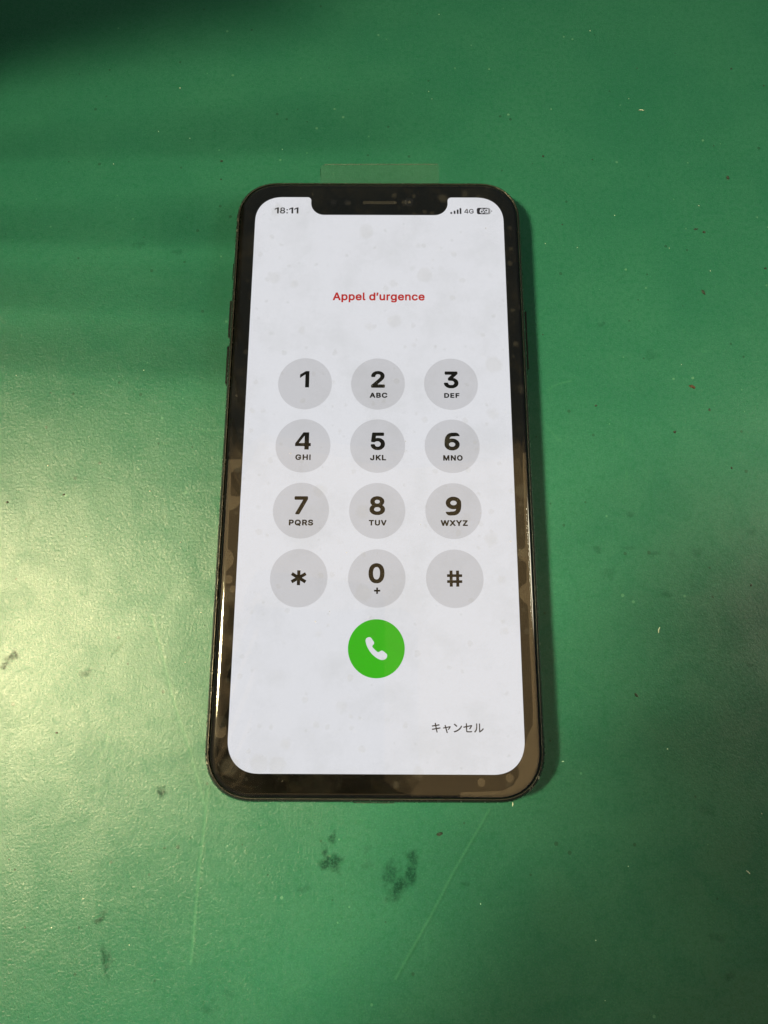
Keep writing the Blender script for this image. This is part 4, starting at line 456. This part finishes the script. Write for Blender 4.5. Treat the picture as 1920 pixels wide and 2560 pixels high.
for i, (d, letters) in enumerate(keys):
    kx, ky = KX[i % 3], KY[i // 3]
    if key0 is None: key0 = o = plate('key_button', [circ(kx, ky, 6.37, 80)], ZK, M_key, display)
    else:
        o = key0.copy(); C.objects.link(o); o.parent = display
    o.parent = display; o.location = Vector((kx, ky, ZK)) * MM - display.location
    tag(o, 'grey round key ' + {'*': 'with a star', '#': 'with a hash sign'}.get(d, 'with the digit ' + d))
    if d in BB: t = plate('digit', loops_in(glyph(d), BB[d]), ZT, M_ink, display)
    elif d == '*':
        x0, x1, y0, y1 = -19.02, -15.74, -28.98, -25.81; cx, cy = (x0 + x1) / 2, (y0 + y1) / 2; w_ = 0.36
        pts = []
        for k in range(6):
            a = math.radians(90 + 60 * k); L = 1.62 if k % 3 == 0 else 1.80
            ux, uy = math.cos(a), math.sin(a)
            b = math.radians(90 + 60 * k - 30); ri = w_ / math.sin(math.radians(30))
            pts.append((cx + ri * math.cos(b), cy + ri * math.sin(b)))
            pts.append((cx + L * ux + w_ * uy, cy + L * uy - w_ * ux)); pts.append((cx + L * ux - w_ * uy, cy + L * uy + w_ * ux))
        t = plate('star_sign', [pts], ZT, M_ink, display)
    else:
        x0, x1, y0, y1 = 15.49, 18.84, -29.21, -25.7; X = lambda u: x0 + u * (x1 - x0); Y = lambda v: y0 + v * (y1 - y0)
        a = [X(0), X(.17), X(.37), X(.60), X(.80), X(1)]; b = [Y(0), Y(.23), Y(.40), Y(.60), Y(.77), Y(1)]
        out = [(a[1], b[0]), (a[2], b[0]), (a[2], b[1]), (a[3], b[1]), (a[3], b[0]), (a[4], b[0]), (a[4], b[1]), (a[5], b[1]), (a[5], b[2]), (a[4], b[2]), (a[4], b[3]), (a[5], b[3]), (a[5], b[4]), (a[4], b[4]),
               (a[4], b[5]), (a[3], b[5]), (a[3], b[4]), (a[2], b[4]), (a[2], b[5]), (a[1], b[5]), (a[1], b[4]), (a[0], b[4]), (a[0], b[3]), (a[1], b[3]), (a[1], b[2]), (a[0], b[2]), (a[0], b[1]), (a[1], b[1])]
        t = plate('hash_sign', [out, [(a[2], b[2]), (a[3], b[2]), (a[3], b[3]), (a[2], b[3])]], ZT, M_ink, display)
    t.location = t.location - display.location
    if letters == '+':
        x, y, l, w_ = 0.02, -30.14, .68, .19
        t = plate('plus_sign', [[(x - w_, y - l), (x + w_, y - l), (x + w_, y - w_), (x + l, y - w_), (x + l, y + w_), (x + w_, y + w_), (x + w_, y + l), (x - w_, y + l), (x - w_, y + w_), (x - l, y + w_), (x - l, y - w_), (x - w_, y - w_)]], ZT, M_ink, display)
        t.location = t.location - display.location
    elif letters:
        t = plate('key_letters', loops_in(glyph(letters), BB[letters]), ZT, M_ink, display); t.location = t.location - display.location
def on_display(name, loops, z, mat, label=None):
    o = plate(name, loops, z, mat, display); o.location = o.location - display.location
    if label: tag(o, label)
    return o
on_display('call_button', [circ(-0.07, -42.4, 6.15, 96)], ZK, M_green, 'green round call button')
# handset glyph traced as one closed outline (units: pixels of the photograph's crop)
hs = [(725, 1205), (728, 1192), (738, 1184), (752, 1180), (762, 1183), (770, 1192), (787, 1217), (788, 1226), (783, 1234), (775, 1241), (774, 1249), (779, 1257), (795, 1273), (808, 1285), (818, 1289), (826, 1285), (835, 1278), (843, 1276),
      (852, 1280), (872, 1296), (880, 1305), (881, 1315), (876, 1330), (865, 1340), (850, 1344), (832, 1343), (812, 1334), (790, 1319), (770, 1300), (752, 1277), (738, 1250), (729, 1227)]
hs = [(-2.44 + (x - 725) / 156.0 * 4.73, -40.01 - (y - 1180) / 164.0 * 4.77) for x, y in hs]
def chaikin(P, k=2):
    for _ in range(k):
        Q = []
        for i in range(len(P)):
            a, b = P[i], P[(i + 1) % len(P)]
            Q += [(a[0] * .75 + b[0] * .25, a[1] * .75 + b[1] * .25), (a[0] * .25 + b[0] * .75, a[1] * .25 + b[1] * .75)]
        P = Q
    return P
on_display('handset_icon', [chaikin(hs)], ZT, M_white, 'white telephone handset')
on_display('clock_text', loops_in(glyph('18:11'), BB['18:11']), ZT, M_grey)
on_display('heading_text', loops_in(glyph('appel'), BB['appel']), ZT, M_red, 'red heading in French')
on_display('cancel_text', loops_in(glyph('cancel'), BB['cancel']), ZT, M_grey, 'dark grey Japanese cancel label')
on_display('network_text', loops_in(glyph('4G'), BB['4G']), ZT, M_grey)
for x0, x1, y1 in ((17.90, 18.36, 63.42), (18.74, 19.18, 63.80), (19.52, 19.96, 64.14), (20.24, 20.68, 64.55)):
    on_display('signal_bar', [rrect((x1 - x0) / 2, (y1 - 62.90) / 2, .12, 3, (x0 + x1) / 2, (y1 + 62.90) / 2, 2)], ZT, M_grey)
bx = (24.57, 27.98, 62.82, 64.62)
cut = bx[0] + (bx[1] - bx[0]) * .78
L0 = [(x, y) for x, y in rrect((bx[1] - bx[0]) / 2, .9, .5, 6, (bx[0] + bx[1]) / 2, 63.72, 2)]
on_display('battery_icon', [L0], ZT, M_pale)
on_display('battery_level', [[(min(x, cut), y) for x, y in L0]], ZT + .014, M_grey)
on_display('battery_tip', [rrect(.14, .2, .1, 3, 28.30, 63.70, 2)], ZT, M_pale)
on_display('battery_text', loops_in(glyph('69'), BB['69']), ZT + .03, M_white)
# notch contents, in the front glass
def in_glass(name, loops, mat):
    o = plate(name, loops, 8.112, mat, phone, 0.012); o.parent = fg; return o
M_slot = simple('speaker_mesh', (0.009, 0.008, 0.007), 0.6)
M_lens = simple('lens_glass', (0.008, 0.008, 0.011), 0.1)
M_iris = simple('lens_inner', (0.04, 0.038, 0.036), 0.3)
in_glass('speaker_slot', [rrect(4.3, .42, .4, 6, 0.05, 66.05, 2)], M_slot)
o = in_glass('camera_lens', [circ(7.45, 66.2, 1.15, 32)], M_lens)
o = in_glass('camera_iris', [circ(7.55, 66.2, .42, 20)], M_iris); o.location.z = 8.126 * MM
in_glass('sensor_window', [circ(-11.6, 66.1, .75, 24)], M_lens)
in_glass('sensor_window', [circ(-8.1, 66.1, .85, 24)], M_lens)

# ------------------------------------------------------------------ screen protector with trapped air
def pring(i, z): return (rrect(34.42 - i, 71.45 - i, 9.5 - i * 0.8, 18, -0.1, -0.52), z)
V, F = loft([pring(0.55, 8.17), pring(0.06, 8.20), pring(0.0, 8.24), pring(0.12, 8.32), pring(0.40, 8.44), pring(0.60, 8.53), pring(0.66, 8.55), pring(0.72, 8.56)])
prot = mk('screen_protector', V, F, M_film, phone); smooth_angle(prot, 60)
tag(prot, 'clear protective glass sheet with air trapped along its lower edges')
def gap(inner, side):
    outer = [(x, y) for x, y in reversed(inner)]
    pts = list(inner)
    lo = inner[-1]; hi = inner[0]
    if side < 0:
        pts += [(-34.4, lo[1]), (-34.4, hi[1])]
    else:
        # follow the protector's corner back up
        rim = [p for p in rrect(34.3, 71.33, 9.4, 18, -0.1, -0.52) if p[0] > 17.5 and p[1] < -45]
        rim.sort(key=lambda p: math.atan2(p[1] + 60, p[0] - 20))
        pts += [(17.47, -71.8)] + rim + [(34.2, hi[1])]
    o = plate('air_gap', [pts], 8.15, M_gap, prot, 0.006)
gap([(-31.31, -0.61), (-31.46, -2.45), (-32.65, -2.71), (-33.08, -3.05), (-33.23, -3.48), (-33.65, -3.58), (-33.63, -6.21), (-33.52, -9.03), (-32.29, -9.27), (-31.26, -9.22), (-31.25, -10.71), (-31.8, -11.59), (-32.87, -12.33), (-33.6, -12.46), (-33.57, -15.17), (-33.52, -17.37), (-33.46, -21.01), (-32.59, -21.73), (-31.99, -22.93), (-32.08, -24.37), (-32.88, -25.32), (-33.55, -26.16), (-33.59, -30.52), (-33.59, -33.09), (-32.52, -33.78), (-32.18, -35.17), (-32.48, -36.56), (-33.47, -37.94), (-33.72, -39.77)], -1)
gr = [(33.43, 1.15), (33.32, -5.98), (33.2, -13.45), (33.23, -18.35), (33.14, -20.28), (32.61, -20.89), (31.75, -21.21), (31.34, -22.22), (31.9, -23.29), (32.85, -23.65), (33.23, -24.36), (33.1, -27.92), (32.76, -28.51), (31.9, -28.98), (31.31, -29.93), (31.44, -31.45), (32.23, -32.38), (32.99, -32.95), (33.16, -34.0), (33.12, -41.78), (33.21, -47.38), (33.54, -46.57), (33.2, -55.1), (33.03, -57.75), (32.08, -59.51), (31.56, -60.82), (31.12, -61.69), (30.89, -62.78), (30.24, -64.51), (29.48, -66.01), (29.8, -66.65), (29.71, -67.72), (28.53, -69.53), (26.2, -70.59), (22.98, -70.75), (20.69, -70.83), (17.47, -70.9)]
gr = [q for k, q in enumerate(gr) if not (k > 0 and q[1] > gr[k - 1][1] + .3 and q[1] < -40)]
gap(gr, 1)
for (x, y), rx, ry in zip([(-32.86, -27.81), (-31.9, -29.93), (21.88, -69.02), (27.78, -68.15), (-32.8, -58.46)], (.85, .55, .80, .85, 1.15), (.95, .8, .85, .85, 2.2)):
    o = plate('air_bubble', [rrect(rx, ry, min(rx, ry) * .98, 8, x, y, 2)], 8.15, M_gap, prot, 0.006)

# ------------------------------------------------------------------ tape under the top edge
tp = empty('tape_strip', (0, 77.5, 0))
tag(tp, 'clear tape strip on the mat sticking out from under the top end of the phone', 'tape')
V, F = loft([([(-15.9, -7.5), (15.8, -7.5), (15.8, 4.75), (15.4, 5.05), (-15.0, 4.9), (-15.9, 4.4)], 0.03), ([(-15.9, -7.5), (15.8, -7.5), (15.8, 4.75), (15.4, 5.05), (-15.0, 4.9), (-15.9, 4.4)], 0.13)])
mk('film', V, F, M_tape, tp)
V, F = loft([([(-14.9, 4.86), (15.5, 5.01), (15.5, 5.16), (-14.9, 5.04)], 0.02), ([(-14.9, 4.88), (15.5, 5.03), (15.5, 5.14), (-14.9, 5.02)], 0.16)])
mk('cut_edge', V, F, M_edge, tp)

# ------------------------------------------------------------------ crumbs, lint, dust
rnd = random.Random(5)
def blob(n, rx, ry, rz, seed):
    r_ = random.Random(seed); V = [(0, 0, rz)]; F = []
    A = [(math.cos(6.2832 * i / n) * rx * r_.uniform(.65, 1.15), math.sin(6.2832 * i / n) * ry * r_.uniform(.65, 1.15)) for i in range(n)]
    V += [(x, y, 0.005) for x, y in A] + [(x * .7, y * .7, rz * .8) for x, y in A]
    for i in range(n):
        j = (i + 1) % n
        F.append((1 + i, 1 + j, 1 + n + j, 1 + n + i)); F.append((1 + n + i, 1 + n + j, 0))
    return V, F
def crumb(name, label, cat, x, y, rx, ry, rz, rot, mat, seed, group=None):
    V, F = blob(9, rx, ry, rz, seed); o = mk(name, V, F, mat, loc=(x, y, 0.0)); o.rotation_euler.z = math.radians(rot)
    tag(o, label, cat, group); return o
crumb('crumb', 'brown seed-like crumb on the mat right of the phone, level with the top key row', 'crumb', 77.64, 20.03, 0.95, 0.5, 0.4, -25, M_brown, 3)
crumb('crumb', 'ragged black crumb on the mat just below the bottom edge of the phone', 'crumb', 13.69, -80.59, 0.85, 0.45, 0.35, 12, M_dark, 8)
leg = crumb('crumb', 'x', 'crumb', 13.3, -81.1, .12, .45, .12, 10, M_dark, 9); bpy.data.objects.remove(leg)
crumb('crumb', 'black crumb on the mat near the upper right, beside the right picture edge', 'crumb', 92.92, 78.72, 0.45, 0.72, 0.3, 5, M_dark, 11)
crumb('crumb', 'dark slanted crumb on the mat right of the phone, above the brown crumb', 'crumb', 82.99, 45.49, 0.42, 0.9, 0.3, 25, M_dark, 12)
crumb('crumb', 'dark crumb on the mat right of the phone, below the brown crumb', 'crumb', 72.19, 8.46, 0.42, 0.42, 0.3, 0, M_dark, 13)
crumb('crumb', 'small black crumb on the mat at the right, right-hand one of a close pair', 'crumb', 84.94, 62.55, 0.55, 0.42, 0.3, 0, M_dark, 14)
crumb('crumb', 'flat dark crumb on the mat, left-hand one of a close pair at the right', 'crumb', 82.83, 63.42, 0.6, 0.3, 0.2, 20, M_dark, 15)
crumb('crumb', 'tiny black crumb on the mat right of the green call button', 'crumb', 57.9, -52.29, 0.4, 0.55, 0.3, 40, M_dark, 16)
def fibre(label, pts, r, mat=M_lint):
    V = []; F = []
    for k, (x, y) in enumerate(pts):
        a, b = pts[max(0, k - 1)], pts[min(len(pts) - 1, k + 1)]
        dx, dy = b[0] - a[0], b[1] - a[1]; l = math.hypot(dx, dy); nx, ny = -dy / l, dx / l
        rr = r * (0.5 if k in (0, len(pts) - 1) else 1)
        for t in range(5):
            an = 6.2832 * t / 5
            V.append((x - pts[0][0] + nx * rr * math.cos(an), y - pts[0][1] + ny * rr * math.cos(an), r + 0.01 + rr * math.sin(an)))
    for k in range(len(pts) - 1):
        for t in range(5):
            u = (t + 1) % 5; F.append((k * 5 + t, k * 5 + u, k * 5 + 5 + u, k * 5 + 5 + t))
    F.append(tuple(range(5))); F.append(tuple((len(pts) - 1) * 5 + t for t in range(5)))
    return tag(mk('lint_fibre', V, F, mat, loc=(*pts[0], 0)), label, 'lint')
fibre('short straight white fibre on the mat at the upper right', [(70.8, 99.6), (71.5, 99.65), (72.3, 99.6)], 0.13)
fibre('small curved white fibre on the mat at the lower right, level with the call button', [(64.0, -38.9), (64.05, -38.2), (64.4, -37.6)], 0.13)
fibre('tiny white fibre on the mat just under the lower right corner of the phone', [(29.35, -75.1), (29.45, -74.7), (29.45, -74.3)], 0.14)
fibre('short slanted white fibre on the mat near the lower right picture edge', [(78.2, -87.3), (78.5, -87.5), (78.9, -87.9)], 0.13)
def dust(name, pts, mat, label, r0, r1, seed):
    V = []; F = []; r_ = random.Random(seed)
    for k, (x, y) in enumerate(pts):
        r = r_.uniform(r0, r1); v, f = blob(7, r * r_.uniform(.7, 1.5), r * r_.uniform(.7, 1.4), r * .6, seed + k); o_ = len(V)
        V += [(a + x, b + y, c) for a, b, c in v]; F += [tuple(i + o_ for i in q) for q in f]
    return tag(mk(name, V, F, mat), label, 'dust', kind='stuff')
skipw = {0, 10, 11, 12}
W_ = [p for i, p in enumerate([(71.54, 99.55), (68.41, 103.33), (59.24, 125.84), (61.88, 67.43), (75.37, 57.9), (75.47, 25.83), (84.34, 70.37), (13.35, 105.59), (14.21, 103.2), (16.6, 131.39), (64.24, -38.28), (29.4, -74.77), (78.48, -87.53), (21.97, -93.82), (46.78, -111.17), (63.84, -63.47), (40.76, -66.11), (82.88, -76.32), (-51.7, 90.54), (-60.36, 92.63), (-71.71, 82.53), (-55.5, 106.57), (-58.5, 23.88), (-26.4, 87.14), (-58.59, 23.94), (-46.36, -18.74), (-68.63, -17.46), (-79.66, -0.45), (-90.17, 22.43), (-54.51, -6.58), (-40.42, -34.74), (-43.29, -45.71), (-67.38, -98.62), (-50.91, -101.71), (-61.3, -93.24), (53.4, -86.63), (45.62, -100.43), (43.24, 59.15), (51.49, 57.97), (85.4, 51.47)]) if i not in skipw]
dust('pale_dust', W_, M_lint, 'tiny pale dust specks scattered over the green mat', 0.09, 0.17, 40)
D_ = [p for i, p in enumerate([(92.92, 78.72), (83.03, 63.42), (84.94, 62.55), (82.99, 45.49), (99.67, 52.16), (47.95, 64.67), (43.99, 85.17), (57.13, 84.14), (90.26, 88.51), (97.74, 113.2), (71.51, 113.3), (41.31, 33.75), (106.07, 107.69), (72.19, 8.46), (85.01, -0.42), (86.39, -28.11), (57.9, -52.29), (53.46, 15.09), (81.23, 14.07), (-42.46, 77.88), (-42.66, 83.53), (-88.27, -9.39), (-75.03, -7.49), (-70.61, -60.7), (-76.33, -87.86), (-77.81, -85.89)]) if i not in {0, 1, 2, 3, 13, 16}]
dust('dark_dust', D_, M_dark, 'tiny dark dirt specks scattered over the green mat', 0.18, 0.36, 70)

# ------------------------------------------------------------------ the phone that takes the picture, behind its lens
M_case = simple('dark_case', (0.006, 0.006, 0.007), 0.4)
cp = empty('camera_phone', (0, 0, 0))
cp.matrix_world = co.matrix_world.copy()
tag(cp, 'black phone held flat above the mat, mirrored darkly in the bottom border of the glass', 'phone')
V, F = loft([(rrect(33, 74, 10, 10, -24.5, -56), 5.0), (rrect(34.5, 75.5, 11, 10, -24.5, -56), 6.2), (rrect(34.5, 75.5, 11, 10, -24.5, -56), 12.0), (rrect(33.5, 74.5, 10, 10, -24.5, -56), 13.2)])
mk('case', V, F, M_case, cp)
V, F = loft([(rrect(6.5, 6.5, 6.4, 12, 0, 0), 4.2), (rrect(7, 7, 6.9, 12, 0, 0), 5.2)])
mk('lens_ring', V, F, M_glass, cp)
M_bar = simple('shade_bar_dark', (0.02, 0.02, 0.022), 0.6)
SHADE_BARS = [((-52, 16, 9), (-78, 10, 12)), ((-52, 0, 9), (-92, -22, 12)), ((-52, -20, 9), (-108, -52, 12)), ((-52, -42, 9), (-128, -84, 12)), ((-52, -62, 9), (-156, -110, 12)), ((-52, -80, 9), (-176, -132, 12)), ((-52, -97, 9), (-184, -154, 12)), ((-52, -112, 9), (-186, -174, 12)), ((-50, -124, 9), (-180, -194, 12))]  # unseen bars added beside the phone to half-shade the lower right
# ------------------------------------------------------------------ unseen block, rods and panel, added to shade the upper left of the mat
M_blocker = simple('blocker_plastic', (0.03, 0.03, 0.032), 0.5)
M_rod = simple('rod_rubber', (0.02, 0.02, 0.022), 0.55)
LP = Vector((-574, -64, 900))
ts = empty('shade_block', (-175, 118, 0)); tag(ts, 'black unseen block added beyond the upper left corner to shade the mat', 'blocker')
V, F = loft([(rrect(34, 44, 6, 5), 0.0), (rrect(35, 45, 6, 5), 1.0), (rrect(33, 43, 6, 5), 61.0), (rrect(31, 41, 5, 5), 62.0)])
o = mk('body', V, F, M_blocker, ts)  # added block, keeps lamp light off the corner
def rod(name, a, b, r0, r1, mat, parent, n=12):
    a, b = Vector(a), Vector(b); d = (b - a).normalized(); u = d.orthogonal().normalized(); v = d.cross(u)
    V = []; F = []
    for P, r in ((a, r0 * .7), (a + d * r0 * .4, r0), (b - d * r1 * .4, r1), (b, r1 * .7)):
        for i in range(n):
            t = 6.28318 * i / n; V.append(tuple(P + u * r * math.cos(t) + v * r * math.sin(t)))
    for k in range(3):
        for i in range(n): F.append((k * n + i, k * n + (i + 1) % n, (k + 1) * n + (i + 1) % n, (k + 1) * n + i))
    F += [tuple(range(n))[::-1], tuple(3 * n + i for i in range(n))]
    o = mk(name, V, F, mat, parent); smooth_angle(o, 40); return o
def band_rod(label, ys0, ys1, r, x0=-112, x1=10):
    """an added unseen rod whose shadow runs from (x0, ys0) to (x1, ys1) on the mat"""
    G0, G1 = Vector((x0, ys0, 0)), Vector((x1, ys1, 0))
    a = G0 + (LP - G0) * 0.06; b = G1 + (LP - G1) * 0.125
    e = empty('band_blocker', (0, 0, 0)); tag(e, label, 'band_blocker', 'unseen rods added at the left to cast shadow bands')
    m = a + (b - a) * .45
    rod('thin_end', a, m, r * .55, r * .55, M_metal, e); rod('thick_end', m, b, r, r * 1.1, M_rod, e)
for k, (y0, y1, r) in enumerate(((88, 98, 1.5), (64, 68, 1.9), (46, 47, 1.6), (30, 29, 1.8))):  # rods added out of view to lay soft shadow bands
    band_rod(['topmost', 'second from the top', 'third from the top', 'lowest'][k] + ' of four unseen dark rods added at the left for the shadow bands', y0, y1, r)

bd = empty('shade_panel', (0, 0, 0)); tag(bd, 'dark unseen panel added at the far upper left to shade the corner', 'sheet')  # added out of view to darken the mat's upper left corner
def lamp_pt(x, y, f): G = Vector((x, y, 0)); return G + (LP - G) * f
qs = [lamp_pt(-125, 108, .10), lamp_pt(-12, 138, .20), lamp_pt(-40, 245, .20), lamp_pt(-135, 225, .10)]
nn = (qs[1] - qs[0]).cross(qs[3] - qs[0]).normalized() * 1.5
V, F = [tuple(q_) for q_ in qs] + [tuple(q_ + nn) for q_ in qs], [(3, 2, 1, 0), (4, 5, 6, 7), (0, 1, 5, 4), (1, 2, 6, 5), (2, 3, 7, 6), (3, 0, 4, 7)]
mk('panel', V, F, M_blocker, bd)

for a_, b_ in SHADE_BARS: rod('shade_bar', a_, b_, 6.0, 6.0, M_bar, cp)
